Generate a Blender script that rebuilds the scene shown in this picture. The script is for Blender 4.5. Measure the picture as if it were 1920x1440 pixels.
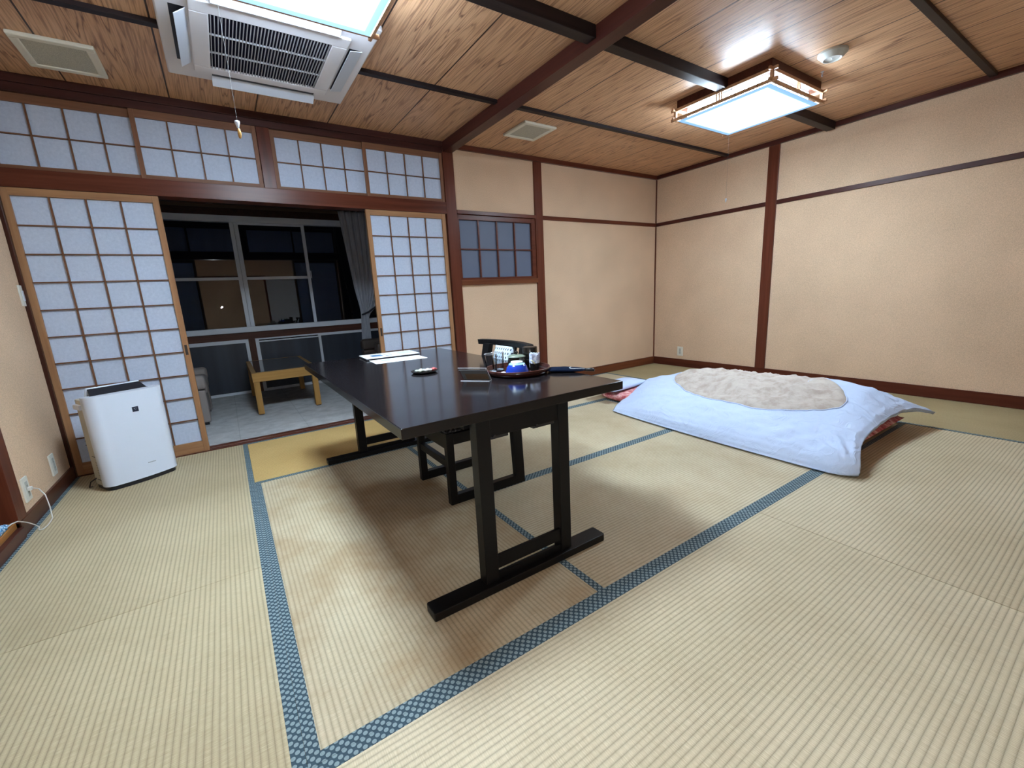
import bpy, bmesh, math, random
from mathutils import Vector, Matrix, noise
random.seed(7)
PI = math.pi
S = bpy.context.scene
for o in list(bpy.data.objects): bpy.data.objects.remove(o)
COL = S.collection

# ------------------------------------------------------------ camera, world, exposure
cam = bpy.data.cameras.new('camera'); co = bpy.data.objects.new('camera', cam); COL.objects.link(co)
right = Vector((0.83073298, -0.55439778, -0.05025747)); up = Vector((0.15533582, 0.14416852, 0.97728513))
fwd = Vector((0.53455916, 0.81966977, -0.20588338))
M = Matrix((right, up, -fwd)).transposed().to_4x4(); M.translation = (0, 0, 1.02)
co.matrix_world = M
cam.sensor_fit = 'HORIZONTAL'; cam.sensor_width = 36; cam.lens = 803.552 / 1920 * 36; cam.clip_start = .02
S.camera = co
w = bpy.data.worlds.new('night'); S.world = w; w.use_nodes = True
w.node_tree.nodes['Background'].inputs[0].default_value = (0.02, 0.022, 0.03, 1)
w.node_tree.nodes['Background'].inputs[1].default_value = 0.02
S.view_settings.view_transform = 'Standard'; S.view_settings.look = 'None'
S.view_settings.gamma = 1; S.view_settings.exposure = 0.32
LIGHT = 98.0       # diffuser emission
SIDE = 1.05         # its side panels, relative
FLASH = 22.0        # phone lamp held at the camera
fl = bpy.data.lights.new('flash', 'POINT'); fl.energy = FLASH; fl.shadow_soft_size = .012; fl.color = (.85, .93, 1)
fo = bpy.data.objects.new('flash', fl); COL.objects.link(fo); fo.location = (.0, -.03, 1.05)

# ------------------------------------------------------------ room numbers
XL, XR, YW, ZC = -.965, 4.791, 3.779, 2.365
YB, YV = -1.93, 6.03
PX0, PX1 = 1.838, 1.94

# ------------------------------------------------------------ mesh helpers
class MB:
    def __init__(s): s.b = bmesh.new()
    def box(s, x0, x1, y0, y1, z0, z1):
        vs = [s.b.verts.new(p) for p in ((x0,y0,z0),(x1,y0,z0),(x1,y1,z0),(x0,y1,z0),(x0,y0,z1),(x1,y0,z1),(x1,y1,z1),(x0,y1,z1))]
        for f in ((3,2,1,0),(4,5,6,7),(0,1,5,4),(1,2,6,5),(2,3,7,6),(3,0,4,7)): s.b.faces.new([vs[i] for i in f])
        return s
    def hexa(s, pts):
        vs = [s.b.verts.new(p) for p in pts]
        for f in ((3,2,1,0),(4,5,6,7),(0,1,5,4),(1,2,6,5),(2,3,7,6),(3,0,4,7)): s.b.faces.new([vs[i] for i in f])
        return s
    def prism(s, poly, z0, z1, top=None):
        a = [s.b.verts.new((x, y, z0)) for x, y in poly]; t = top or poly
        c = [s.b.verts.new((x, y, z1)) for x, y in t]; n = len(poly)
        s.b.faces.new(a[::-1]); s.b.faces.new(c)
        for i in range(n): s.b.faces.new((a[i], a[(i+1)%n], c[(i+1)%n], c[i]))
        return s
    def lathe(s, prof, cx, cy, n=32, cap=True):
        rings = []
        for r, z in prof:
            rings.append([s.b.verts.new((cx + r*math.cos(2*PI*k/n), cy + r*math.sin(2*PI*k/n), z)) for k in range(n)])
        for a, c in zip(rings, rings[1:]):
            for k in range(n): s.b.faces.new((a[k], a[(k+1)%n], c[(k+1)%n], c[k]))
        if cap:
            s.b.faces.new(rings[0][::-1]); s.b.faces.new(rings[-1])
        return s
    def tube(s, pts, r, n=8):
        pts = [Vector(p) for p in pts]; rings = []
        for i, p in enumerate(pts):
            d = (pts[min(i+1, len(pts)-1)] - pts[max(i-1, 0)]).normalized()
            a = d.cross(Vector((0, 0, 1))); a = a if a.length > .05 else d.cross(Vector((1, 0, 0)))
            a.normalize(); c = d.cross(a); rr = r[i] if isinstance(r, (list, tuple)) else r
            rings.append([s.b.verts.new(p + rr*(math.cos(2*PI*k/n)*a + math.sin(2*PI*k/n)*c)) for k in range(n)])
        for a, c in zip(rings, rings[1:]):
            for k in range(n): s.b.faces.new((a[k], a[(k+1)%n], c[(k+1)%n], c[k]))
        s.b.faces.new(rings[0][::-1]); s.b.faces.new(rings[-1])
        return s
    def grid(s, f, nu, nv):
        V = [[s.b.verts.new(f(i/nu, j/nv)) for j in range(nv+1)] for i in range(nu+1)]
        for i in range(nu):
            for j in range(nv): s.b.faces.new((V[i][j], V[i+1][j], V[i+1][j+1], V[i][j+1]))
        return V
    def slab(s, f, g, nu, nv):           # closed cushion: top f, underside g, shared rim
        T = s.grid(f, nu, nv)
        B = [[T[i][j] if i in (0, nu) or j in (0, nv) else s.b.verts.new(g(i/nu, j/nv)) for j in range(nv+1)] for i in range(nu+1)]
        for i in range(nu):
            for j in range(nv):
                q = [B[i][j], B[i][j+1], B[i+1][j+1], B[i+1][j]]
                try: s.b.faces.new(q)
                except ValueError: pass
        return s

def wloc(o):
    v = Vector((0, 0, 0))
    while o: v += o.location; o = o.parent
    return v
def part(name, mb, mat, parent=None, smooth=False, bevel=0, label=None, seg=2):
    bm = mb.b; bmesh.ops.recalc_face_normals(bm, faces=bm.faces)
    me = bpy.data.meshes.new(name)
    if parent is not None: bmesh.ops.translate(bm, verts=bm.verts, vec=-wloc(parent))
    bm.to_mesh(me); bm.free(); me.materials.append(mat)
    o = bpy.data.objects.new(name, me); COL.objects.link(o); o.parent = parent
    if smooth:
        for p in me.polygons: p.use_smooth = True
    if bevel:
        m = o.modifiers.new('bevel', 'BEVEL'); m.width = bevel; m.segments = seg; m.limit_method = 'ANGLE'; m.angle_limit = .6
    if label: o['label'] = label
    return o
def shade_auto(o, ang=40):
    me = o.data
    for p in me.polygons: p.use_smooth = True
    b = bmesh.new(); b.from_mesh(me)
    for e in b.edges:
        if len(e.link_faces) == 2 and e.calc_face_angle(0) > math.radians(ang): e.smooth = False
    b.to_mesh(me); b.free(); return o
def tag(o, label, cat, group=None, kind=None):
    o['label'] = label; o['category'] = cat
    if group: o['group'] = group
    if kind: o['kind'] = kind
    return o
def thing(name, label, cat, loc, group=None):
    o = bpy.data.objects.new(name, None); COL.objects.link(o); o.location = loc; o.empty_display_size = .05
    return tag(o, label, cat, group)
def setting(name, loc=(0, 0, 0)):
    o = bpy.data.objects.new(name, None); COL.objects.link(o); o.location = loc; o['kind'] = 'structure'; return o
def struct(name, mb, mat, bevel=0):
    o = part(name, mb, mat, None, bevel=bevel); o['kind'] = 'structure'; return o
def dup(o, parent=None):
    c = o.copy(); COL.objects.link(c); c.parent = parent
    for ch in list(o.children): dup(ch, c)
    return c
NT = [0]
def trim(mb, mat, bevel=.002):
    NT[0] += 1; return struct('trim_%d' % NT[0], mb, mat, bevel)

# ------------------------------------------------------------ materials
class NM:
    def __init__(s, name):
        s.m = bpy.data.materials.new(name); s.m.use_nodes = True; s.t = s.m.node_tree
        s.p = s.t.nodes['Principled BSDF']
    def n(s, typ, **kw):
        nd = s.t.nodes.new(typ)
        for k, v in kw.items():
            if k.startswith('i_'): nd.inputs[int(k[2:]) if k[2:].isdigit() else k[2:].replace('_', ' ')].default_value = v
            else: setattr(nd, k, v)
        return nd
    def l(s, a, b): s.t.links.new(a, b)
    def math(s, op, a, b=None, c=None):
        nd = s.n('ShaderNodeMath', operation=op)
        for i, x in enumerate((a, b, c)):
            if x is None: continue
            if isinstance(x, (int, float)): nd.inputs[i].default_value = x
            else: s.l(x, nd.inputs[i])
        return nd.outputs[0]
    def coord(s, scale=(1, 1, 1), rot=(0, 0, 0), loc=(0, 0, 0)):
        tc = s.n('ShaderNodeTexCoord'); mp = s.n('ShaderNodeMapping')
        mp.inputs[1].default_value = loc; mp.inputs[2].default_value = rot; mp.inputs[3].default_value = scale
        s.l(tc.outputs['Object'], mp.inputs[0]); return mp.outputs[0]
    def noise(s, co_, scale, detail=3, rough=.5):
        nd = s.n('ShaderNodeTexNoise'); nd.inputs['Scale'].default_value = scale; nd.inputs['Detail'].default_value = detail
        nd.inputs['Roughness'].default_value = rough; s.l(co_, nd.inputs['Vector']); return nd.outputs[0]
    def ramp(s, fac, stops):
        nd = s.n('ShaderNodeValToRGB'); e = nd.color_ramp.elements
        while len(e) < len(stops): e.new(.5)
        for k, (p, c) in enumerate(stops):
            e[k].position = p; e[k].color = (c[0], c[1], c[2], 1)
        s.l(fac, nd.inputs[0]); return nd.outputs[0]
    def mix(s, fac, a, b, blend='MIX'):
        nd = s.n('ShaderNodeMix', data_type='RGBA', blend_type=blend)
        for i, x in ((0, fac), (6, a), (7, b)):
            if isinstance(x, (int, float)): nd.inputs[i].default_value = x
            elif isinstance(x, tuple): nd.inputs[i].default_value = (x[0], x[1], x[2], 1)
            else: s.l(x, nd.inputs[i])
        return nd.outputs[2]
    def bump(s, h, strength, dist):
        b = s.n('ShaderNodeBump'); b.inputs['Strength'].default_value = strength; b.inputs['Distance'].default_value = dist
        s.l(h, b.inputs['Height']); s.l(b.outputs[0], s.p.inputs['Normal'])
    def base(s, c, rough=.5, spec=.5, **kw):
        if isinstance(c, tuple): s.p.inputs['Base Color'].default_value = (c[0], c[1], c[2], 1)
        else: s.l(c, s.p.inputs['Base Color'])
        s.p.inputs['Roughness'].default_value = rough; s.p.inputs['Specular IOR Level'].default_value = spec
        for k, v in kw.items(): s.p.inputs[k.replace('_', ' ')].default_value = v
        return s.m
def lin(r, g, b):
    f = lambda v: ((v/255+.055)/1.055)**2.4 if v > 10 else v/255/12.92
    return (f(r), f(g), f(b))
def plain(name, c, rough=.5, spec=.5, **kw): return NM(name).base(c, rough, spec, **kw)
def wood(name, c1, c2, axis, rough=.35, spec=.20, fine=1.0):
    k = NM(name); sc = [38*fine]*3; sc[axis] = 1.6*fine
    n1 = k.noise(k.coord(tuple(sc)), 1, 4, .6)
    sc2 = [7*fine]*3; sc2[axis] = .6*fine
    n2 = k.noise(k.coord(tuple(sc2)), 1, 2)
    f = k.math('ADD', k.math('MULTIPLY', n1, .6), k.math('MULTIPLY', n2, .4))
    c = k.ramp(f, [(.32, c1), (.68, c2)])
    k.bump(n1, .15, .001)
    return k.base(c, rough, spec)

RED1, RED2 = (.070, .017, .009), (.14, .038, .020)
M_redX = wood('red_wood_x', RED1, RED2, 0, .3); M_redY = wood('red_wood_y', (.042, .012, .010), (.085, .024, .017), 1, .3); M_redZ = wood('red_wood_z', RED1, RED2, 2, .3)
M_dkX = wood('dark_wood_x', (.012, .008, .009), (.028, .018, .018), 0, .4, .15)
M_dkY = wood('dark_wood_y', (.025, .010, .008), (.06, .022, .014), 1, .35)
CE1, CE2 = (.22, .105, .05), (.40, .21, .10)
M_cedX = wood('cedar_x', CE1, CE2, 0, .5); M_cedZ = wood('cedar_z', CE1, CE2, 2, .5)
M_kum = wood('kumiko', (.10, .042, .022), (.20, .09, .045), 0, .5)
M_trX = wood('transom_x', (.13, .055, .03), (.26, .12, .065), 0, .45); M_trZ = wood('transom_z', (.13, .055, .03), (.26, .12, .065), 2, .45)

def plaster(name, c):
    k = NM(name); v = k.coord()
    n1 = k.noise(v, 190, 3, .75); n2 = k.noise(v, 2.2, 2)
    f = k.math('ADD', k.math('MULTIPLY', n1, .75), k.math('MULTIPLY', n2, .25))
    d = tuple(x*.70 for x in c); e = tuple(min(1, x*1.2) for x in c)
    col = k.ramp(f, [(.3, d), (.7, e)]); k.bump(n1, .5, .0015)
    return k.base(col, .9, .15)
M_wall = plaster('plaster', (.67, .475, .325))

def ceiling_mat():
    k = NM('ceiling_boards'); tc = k.n('ShaderNodeTexCoord'); sp = k.n('ShaderNodeSeparateXYZ'); k.l(tc.outputs['Object'], sp.inputs[0])
    x, y = sp.outputs[0], sp.outputs[1]
    bx = k.math('DIVIDE', k.math('SUBTRACT', x, -.072), .48)
    fr = k.math('FRACT', bx); idx = k.math('FLOOR', bx)
    # cathedral grain: contour lines of a stretched noise, offset per board
    cb = k.n('ShaderNodeCombineXYZ')
    k.l(k.math('MULTIPLY', x, 4.2), cb.inputs[0]); k.l(k.math('ADD', k.math('MULTIPLY', y, .24), k.math('MULTIPLY', idx, 7.3)), cb.inputs[1])
    k.l(k.math('MULTIPLY', idx, 3.1), cb.inputs[2])
    n = k.n('ShaderNodeTexNoise'); n.inputs['Scale'].default_value = 1; n.inputs['Detail'].default_value = 4; n.inputs['Roughness'].default_value = .5
    k.l(cb.outputs[0], n.inputs['Vector'])
    ring = k.math('ABSOLUTE', k.math('SUBTRACT', k.math('FRACT', k.math('MULTIPLY', n.outputs[0], 30)), .5))
    c2 = k.n('ShaderNodeCombineXYZ'); k.l(k.math('MULTIPLY', x, 160), c2.inputs[0]); k.l(k.math('MULTIPLY', y, 4), c2.inputs[1])
    n2 = k.n('ShaderNodeTexNoise'); n2.inputs['Scale'].default_value = 1; n2.inputs['Detail'].default_value = 3; k.l(c2.outputs[0], n2.inputs['Vector'])
    f = k.math('ADD', k.math('MULTIPLY', ring, .30), k.math('MULTIPLY', n2.outputs[0], .85))
    vein = k.ramp(ring, [(.02, (0, 0, 0)), (.13, (1, 1, 1))])
    col = k.ramp(f, [(.28, (.34, .175, .10)), (.52, (.62, .36, .20)), (.80, (.76, .48, .29))])
    col = k.mix(k.math('MULTIPLY', k.math('SUBTRACT', 1.0, vein), k.math('MULTIPLY', k.ramp(n2.outputs[0], [(.38, (0, 0, 0)), (.54, (1, 1, 1))]), k.ramp(k.math('ABSOLUTE', k.math('SUBTRACT', fr, .5)), [(.16, (1, 1, 1)), (.40, (.28, .28, .28))]))), col, (.20, .085, .045))
    gr = k.math('LESS_THAN', k.math('ABSOLUTE', k.math('SUBTRACT', fr, .5)), .4915)
    col = k.mix(gr, (.03, .012, .007), col)
    k.bump(gr, .6, .002)
    return k.base(col, .42, .45)
M_ceil = ceiling_mat()

def tatami(name, axis, c1, c2, worn=0):
    k = NM(name); tc = k.n('ShaderNodeTexCoord'); sp = k.n('ShaderNodeSeparateXYZ'); k.l(tc.outputs['Object'], sp.inputs[0])
    x, y = sp.outputs[0], sp.outputs[1]
    a, b = (y, x) if axis == 0 else (x, y)          # ridges run along `axis`
    wob = k.noise(k.coord((3, 3, 3)), 1, 2)
    ph = k.math('MULTIPLY', k.math('ADD', a, k.math('MULTIPLY', wob, .004)), 2*PI/.0158)
    rid = k.math('POWER', k.math('ABSOLUTE', k.math('SINE', k.math('MULTIPLY', ph, .5))), .55)   # 1 on crest, 0 in groove
    cr = k.math('SINE', k.math('MULTIPLY', b, 2*PI/.0052))
    sc = (26, 420, 1) if axis == 1 else (420, 26, 1)
    reed = k.noise(k.coord(sc), 1, 3, .7)
    big = k.noise(k.coord((1.3, 1.3, 1)), 1, 3)
    f = k.math('ADD', k.math('MULTIPLY', reed, .5), k.math('MULTIPLY', big, .5))
    col = k.ramp(f, [(.36, c1), (.62, c2)])
    g = k.math('MULTIPLY', k.math('SUBTRACT', 1.0, rid), .62)
    col = k.mix(g, col, tuple(v*.42 for v in c1))
    if worn:
        st = k.noise(k.coord((2.2, 2.2, 1), loc=(.4, .1, 0)), 1, 4, .65)
        stm = k.ramp(st, [(.42, (0, 0, 0)), (.72, (1, 1, 1))])
        col = k.mix(k.math('MULTIPLY', stm, worn), col, (.30, .175, .07))
    h = k.math('ADD', rid, k.math('MULTIPLY', cr, .12))
    k.bump(h, .5, .0022)
    return k.base(col, .62, .25)
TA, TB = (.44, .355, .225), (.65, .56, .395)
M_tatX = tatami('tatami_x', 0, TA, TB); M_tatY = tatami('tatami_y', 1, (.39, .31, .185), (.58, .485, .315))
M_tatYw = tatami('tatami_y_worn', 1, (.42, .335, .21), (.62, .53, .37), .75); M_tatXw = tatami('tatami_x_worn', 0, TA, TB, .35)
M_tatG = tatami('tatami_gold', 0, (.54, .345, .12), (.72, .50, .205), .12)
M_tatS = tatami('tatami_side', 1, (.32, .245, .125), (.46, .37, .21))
def border_mat():
    k = NM('tatami_border')
    v = k.n('ShaderNodeTexVoronoi'); v.inputs['Scale'].default_value = 1; v.inputs['Randomness'].default_value = 0
    k.l(k.coord((1/.0150,)*3, rot=(0, 0, PI/4)), v.inputs['Vector'])
    # flatten so that only x,y matter
    f = k.math('LESS_THAN', v.outputs['Distance'], .37)
    n = k.noise(k.coord((400,)*3), 1, 2)
    col = k.mix(k.math('MULTIPLY', f, k.math('ADD', .55, k.math('MULTIPLY', n, .5))), (.040, .070, .092), (.26, .33, .345))
    return k.base(col, .8, .2)
M_bord = border_mat()
M_paper = NM('shoji_paper')
def paper_mat():
    k = M_paper; n = k.noise(k.coord((60, 60, 60)), 1, 4, .7)
    col = k.ramp(n, [(.3, (.62, .69, .83)), (.7, (.73, .80, .94))])
    k.base(col, .85, .1)
    tr = k.n('ShaderNodeBsdfTranslucent'); k.l(col, tr.inputs[0])
    mx = k.n('ShaderNodeMixShader'); mx.inputs[0].default_value = .34
    k.l(k.p.outputs[0], mx.inputs[1]); k.l(tr.outputs[0], mx.inputs[2])
    k.l(mx.outputs[0], k.t.nodes['Material Output'].inputs[0]); return k.m
M_paper = paper_mat()
M_lac = plain('black_lacquer', (.011, .009, .010), .13, .4); M_lac2 = plain('black_leg', (.0055, .005, .0055), .42, .22)
M_white = plain('white_plastic', (.64, .69, .79), .35); M_ivory = plain('ivory_plastic', (.66, .65, .58), .45)
M_acw = plain('aircon_plastic', (.80, .78, .82), .5); M_black = plain('black_plastic', (.008, .008, .012), .4)
M_vent = plain('vent_frame', (.74, .72, .62), .6)
def mesh_mat():
    k = NM('vent_mesh'); n = k.noise(k.coord((300,)*3), 1, 2)
    return k.base(k.ramp(n, [(.35, (.36, .35, .29)), (.65, (.60, .58, .49))]), .8, .2)
M_vmesh = mesh_mat()
M_alu = plain('aluminium', (.68, .71, .76), .38, .5)
def glass(name, rough=0, col=(.9, .95, 1), tr=1.0):
    return NM(name).base(col, rough, .5, Transmission_Weight=tr, IOR=1.5)
M_glass = glass('window_glass'); 
def thin(name, refl):
    k = NM(name); tr = k.n('ShaderNodeBsdfTransparent'); tr.inputs[0].default_value = (.90, .93, .95, 1)
    gl = k.n('ShaderNodeBsdfGlossy'); gl.inputs['Roughness'].default_value = .05; lw = k.n('ShaderNodeLayerWeight'); lw.inputs[0].default_value = refl
    mx = k.n('ShaderNodeMixShader'); k.l(lw.outputs['Fresnel'], mx.inputs[0]); k.l(tr.outputs[0], mx.inputs[1]); k.l(gl.outputs[0], mx.inputs[2])
    k.l(mx.outputs[0], k.t.nodes['Material Output'].inputs[0]); return k.m
M_cup = thin('cup_glass', .22); M_acr = thin('acrylic', .32)
def frost():
    k = NM('frosted_pane'); n = k.noise(k.coord((5, .01, .01)), 1, 2)
    k.bump(k.noise(k.coord((240,)*3), 1, 2), .3, .001)
    return k.base(k.ramp(n, [(.35, (.012, .016, .026)), (.65, (.030, .038, .055))]), .4, .5)
M_frost = frost()
M_frost2 = NM('pale_frosted_pane').base((.105, .125, .185), .5, .4)
def carpet():
    k = NM('veranda_carpet'); v = k.coord(); n = k.noise(v, 190, 3, .8); n2 = k.noise(v, 9, 3, .6)
    c = k.ramp(k.math('ADD', k.math('MULTIPLY', n, .6), k.math('MULTIPLY', n2, .4)), [(.35, (.34, .34, .34)), (.65, (.66, .66, .66))])
    br = k.n('ShaderNodeTexBrick'); br.inputs['Scale'].default_value = 1; br.offset = 0
    br.inputs['Mortar Size'].default_value = .003; br.inputs['Brick Width'].default_value = .5; br.inputs['Row Height'].default_value = .5
    k.l(k.coord(loc=(.04, .1, 0)), br.inputs['Vector'])
    c = k.mix(k.math('MULTIPLY', br.outputs['Fac'], .3), c, (.2, .2, .2)); k.bump(n, .6, .003)
    return k.base(c, .95, .1)
M_carp = carpet()
M_oakX = wood('oak_x', (.30, .155, .04), (.48, .27, .085), 0, .45); M_oakZ = wood('oak_z', (.30, .155, .04), (.48, .27, .085), 2, .45)
M_leath = plain('beige_leather', (.24, .205, .19), .5)
M_brown = plain('brown_leather', (.055, .038, .030), .5)
def curtain_mat():
    k = NM('curtain_cloth'); n = k.noise(k.coord((70, 70, 3)), 1, 3)
    return k.base(k.ramp(n, [(.3, (.38, .39, .44)), (.7, (.60, .61, .66))]), .85, .1)
M_curt = curtain_mat()
def sheet():
    k = NM('white_cotton'); w_ = k.noise(k.coord((4, 4, 4)), 1, 2)
    v = k.n('ShaderNodeVectorMath', operation='ADD'); k.l(k.coord((4, 9, 6)), v.inputs[0]); cb = k.n('ShaderNodeCombineXYZ')
    for i in range(3): k.l(k.math('MULTIPLY', w_, 5.0), cb.inputs[i])
    k.l(cb.outputs[0], v.inputs[1])
    n = k.noise(v.outputs[0], 1, 4, .5); rdg = k.math('ABSOLUTE', k.math('SUBTRACT', n, .5))
    k.bump(k.math('MULTIPLY', k.math('POWER', rdg, .6), -1.0), .38, .028); return k.base((.52, .61, .80), .85, .1)
M_sheet = sheet()
def floral(name, a, b, c, sc):
    k = NM(name); v = k.coord(); n = k.noise(v, sc, 4, .6); n2 = k.noise(v, sc*3, 2)
    col = k.ramp(n, [(.36, a), (.5, b), (.64, c)]); k.bump(k.math('ADD', n, n2), .4, .006); return k.base(col, .8, .15)
M_pink = floral('pink_futon', (.42, .07, .085), (.62, .20, .21), (.80, .50, .48), 22)
M_beige = floral('beige_duvet', (.41, .335, .285), (.48, .415, .365), (.52, .46, .40), 16)
def emit(power):
    k = NM('lamp_diffuser'); tc = k.n('ShaderNodeTexCoord'); sp = k.n('ShaderNodeSeparateXYZ'); k.l(tc.outputs['Generated'], sp.inputs[0])
    # tubes inside: the cover is brighter towards its middle, bluish at the rim
    dx = k.math('ABSOLUTE', k.math('SUBTRACT', sp.outputs[0], .5)); dy = k.math('ABSOLUTE', k.math('SUBTRACT', sp.outputs[1], .5))
    d = k.math('MAXIMUM', dx, dy)
    col = k.ramp(d, [(.30, (.70, .86, 1.0)), (.42, (.44, .72, 1.0)), (.5, (.32, .60, 1.0))])
    st = k.ramp(d, [(.27, (1, 1, 1)), (.36, (.35, .35, .35)), (.455, (.013, .013, .013))])
    e = k.n('ShaderNodeEmission'); k.l(col, e.inputs[0])
    k.l(k.math('MULTIPLY', st, LIGHT*power), e.inputs[1])
    k.l(e.outputs[0], k.t.nodes['Material Output'].inputs[0]); return k.m
M_emit = {1: emit(.68), 2: emit(1.06)}
def emit_box(power):
    k = NM('light_box'); tc = k.n('ShaderNodeTexCoord'); sp = k.n('ShaderNodeSeparateXYZ'); k.l(tc.outputs['Generated'], sp.inputs[0])
    e = k.n('ShaderNodeEmission'); e.inputs[0].default_value = (.66, .83, 1.0, 1)
    k.l(k.math('MULTIPLY', k.ramp(sp.outputs[2], [(.35, (1, 1, 1)), (.85, (.10, .10, .10))]), LIGHT*SIDE*power), e.inputs[1])
    k.l(e.outputs[0], k.t.nodes['Material Output'].inputs[0]); return k.m
M_box = {1: emit_box(.68), 2: emit_box(1.06)}
M_lampw = wood('lamp_cedar', (.42, .22, .12), (.62, .38, .22), 0, .4)
M_lampd = wood('lamp_base', (.06, .02, .014), (.12, .04, .025), 0, .4)

# ------------------------------------------------------------ setting: floor, walls, ceiling
struct('floor', MB().box(XL-.85, XR+.1, -.045, YW+.02, -.10, -.006), plain('floor_base', (.09, .065, .035), .8))
struct('floor_veranda', MB().box(-1.2, 2.3, YW+.02, YV+.1, -.10, 0), M_carp)
struct('ceiling', MB().box(XL-.85, XR+.1, YB, YW+.06, ZC, ZC+.05), M_ceil)
struct('wall_right', MB().box(XR, XR+.1, YB, YW+.1, -.1, ZC), M_wall)
b = MB()
b.box(PX1, 4.9, YW, YW+.1, -.1, 1.14); b.box(PX1, 1.96, YW, YW+.1, 1.14, 1.8); b.box(2.83, 4.9, YW, YW+.1, 1.14, 1.8); b.box(PX1, 4.9, YW, YW+.1, 1.8, ZC)
struct('wall_back', b, M_wall)
struct('wall_left', MB().box(XL-.1, XL, 2.95, YW+.1, -.1, ZC).box(XL-.1, XL, YB, 1.0, -.1, ZC).box(XL-.85, XL, 1.0, 2.86, 1.95, ZC), M_wall)
struct('wall_alcove', MB().box(XL-.95, XL-.85, .9, 2.96, -.1, ZC).box(XL-.85, XL-.1, .9, 1.0, -.1, ZC).box(XL-.85, XL-.09, 2.862, 2.96, -.1, ZC), M_redZ)
struct('wall_front', MB().box(XL-.1, XR+.1, YB-.1, YB, -.1, ZC), M_wall)
# alcove floor board and its front rail
trim(MB().box(XL-.85, XL+.0, 1.0, 2.86, 0, .085), wood('alcove_board', (.22, .085, .02), (.42, .18, .05), 1, .22), .004)
trim(MB().box(XL-.02, XL+.022, 1.0, 2.86, 0, .055), M_redY, .003)
# veranda room behind the shoji
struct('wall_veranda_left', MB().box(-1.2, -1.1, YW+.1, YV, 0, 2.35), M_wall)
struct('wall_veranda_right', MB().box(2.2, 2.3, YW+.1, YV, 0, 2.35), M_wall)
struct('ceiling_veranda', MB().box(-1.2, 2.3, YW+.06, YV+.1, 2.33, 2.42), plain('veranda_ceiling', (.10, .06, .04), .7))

# posts and rails on the back wall
trim(MB().box(PX0, PX1, YW-.022, YW+.1, 0, 2.285), M_redZ)
trim(MB().box(2.850, 2.949, YW-.016, YW+.02, 0, 2.32), M_redZ)
trim(MB().box(2.949, XR-.012, YW-.012, YW+.02, 1.765, 1.805), M_redX)
trim(MB().box(XR-.012, XR+.01, YW-.012, YW+.01, .09, 2.32), M_redZ, .001)
trim(MB().box(PX1, XR, YW-.03, YW+.02, 2.322, ZC), M_redX)
trim(MB().box(XR-.03, XR+.02, YB, YW-.03, 2.322, ZC), M_redY)
trim(MB().box(XR-.016, XR+.02, 2.316, 2.419, 0, 2.322), M_redZ)
trim(MB().box(XR-.016, XR+.02, .36, .46, 0, 2.322), M_redZ)
trim(MB().box(XR-.012, XR+.02, 2.419, YW-.012, 1.765, 1.805), M_redY)
trim(MB().box(XR-.012, XR+.02, .46, 2.316, 1.765, 1.805), M_redY)
struct('baseboard_back', MB().box(PX1, XR-.018, YW-.018, YW+.01, 0, .092), wood('base_x', (.085, .022, .010), (.19, .062, .026), 0, .32), .002)
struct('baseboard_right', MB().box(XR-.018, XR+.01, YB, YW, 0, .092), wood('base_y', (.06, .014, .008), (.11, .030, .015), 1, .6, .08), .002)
struct('baseboard_left', MB().box(XL-.01, XL+.014, 2.86, YW-.02, 0, .078), wood('base_l', (.045, .014, .009), (.10, .034, .018), 1, .32), .002)
# left wall corner post and alcove post
trim(MB().box(XL-.1, XL+.010, 2.860, 2.962, 0, ZC), M_redZ)
trim(MB().box(XL-.02, XL+.018, YW-.045, YW+.1, 0, ZC), wood('corner_post', (.03, .009, .006), (.06, .02, .012), 2, .3))
# lintel and kamoi over the sliding screens
M_lint = wood('lintel_wood', (.030, .011, .010), (.065, .022, .018), 0, .35)
trim(MB().box(XL, PX0, YW-.030, YW+.1, 2.318, ZC), M_lint)
trim(MB().box(XL, PX0, YW-.022, YW+.1, 2.272, 2.318), M_lint)
trim(MB().box(XL, PX0, YW-.022, YW+.1, 1.762, 1.864), M_redX)
trim(MB().box(.395, .478, YW-.018, YW+.1, 1.864, 2.272), M_redZ)
# wooden threshold between the mats and the veranda
trim(MB().box(XL, PX0, YW-.025, YW+.006, -.03, .002).box(XL, PX0, YW+.012, YW+.040, -.03, .001).box(XL, PX0, YW+.046, YW+.1, -.03, .003), M_redX, .001)
# ceiling beams
trim(MB().box(PX0+.004, PX1-.006, YB, YW-.02, 2.282, ZC), M_redY, .003)
for (a, c) in ((XL, PX0+.004), (PX1-.006, XR-.03)):
    trim(MB().box(a, c, 2.825, 2.865, 2.343, ZC), M_dkX, .002)
    trim(MB().box(a, c, 1.85, 1.92, 2.302, ZC), M_dkX, .003)
    trim(MB().box(a, c, .885, .925, 2.343, ZC), M_dkX, .002)
    trim(MB().box(a, c, -.07, -.03, 2.343, ZC), M_dkX, .002)
# rear wall door seen mirrored in the veranda window
struct('door_4', MB().box(1.13, 1.92, YB-.01, YB+.02, 0, 1.79), plain('white_door', (.62, .65, .70), .5), .002)
trim(MB().box(-.9, 1.13, YB-.01, YB+.02, 1.79, 1.86).box(1.08, 1.13, YB-.01, YB+.025, 0, 1.86).box(1.92, 1.97, YB-.01, YB+.025, 0, 1.86), M_redX)

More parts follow.
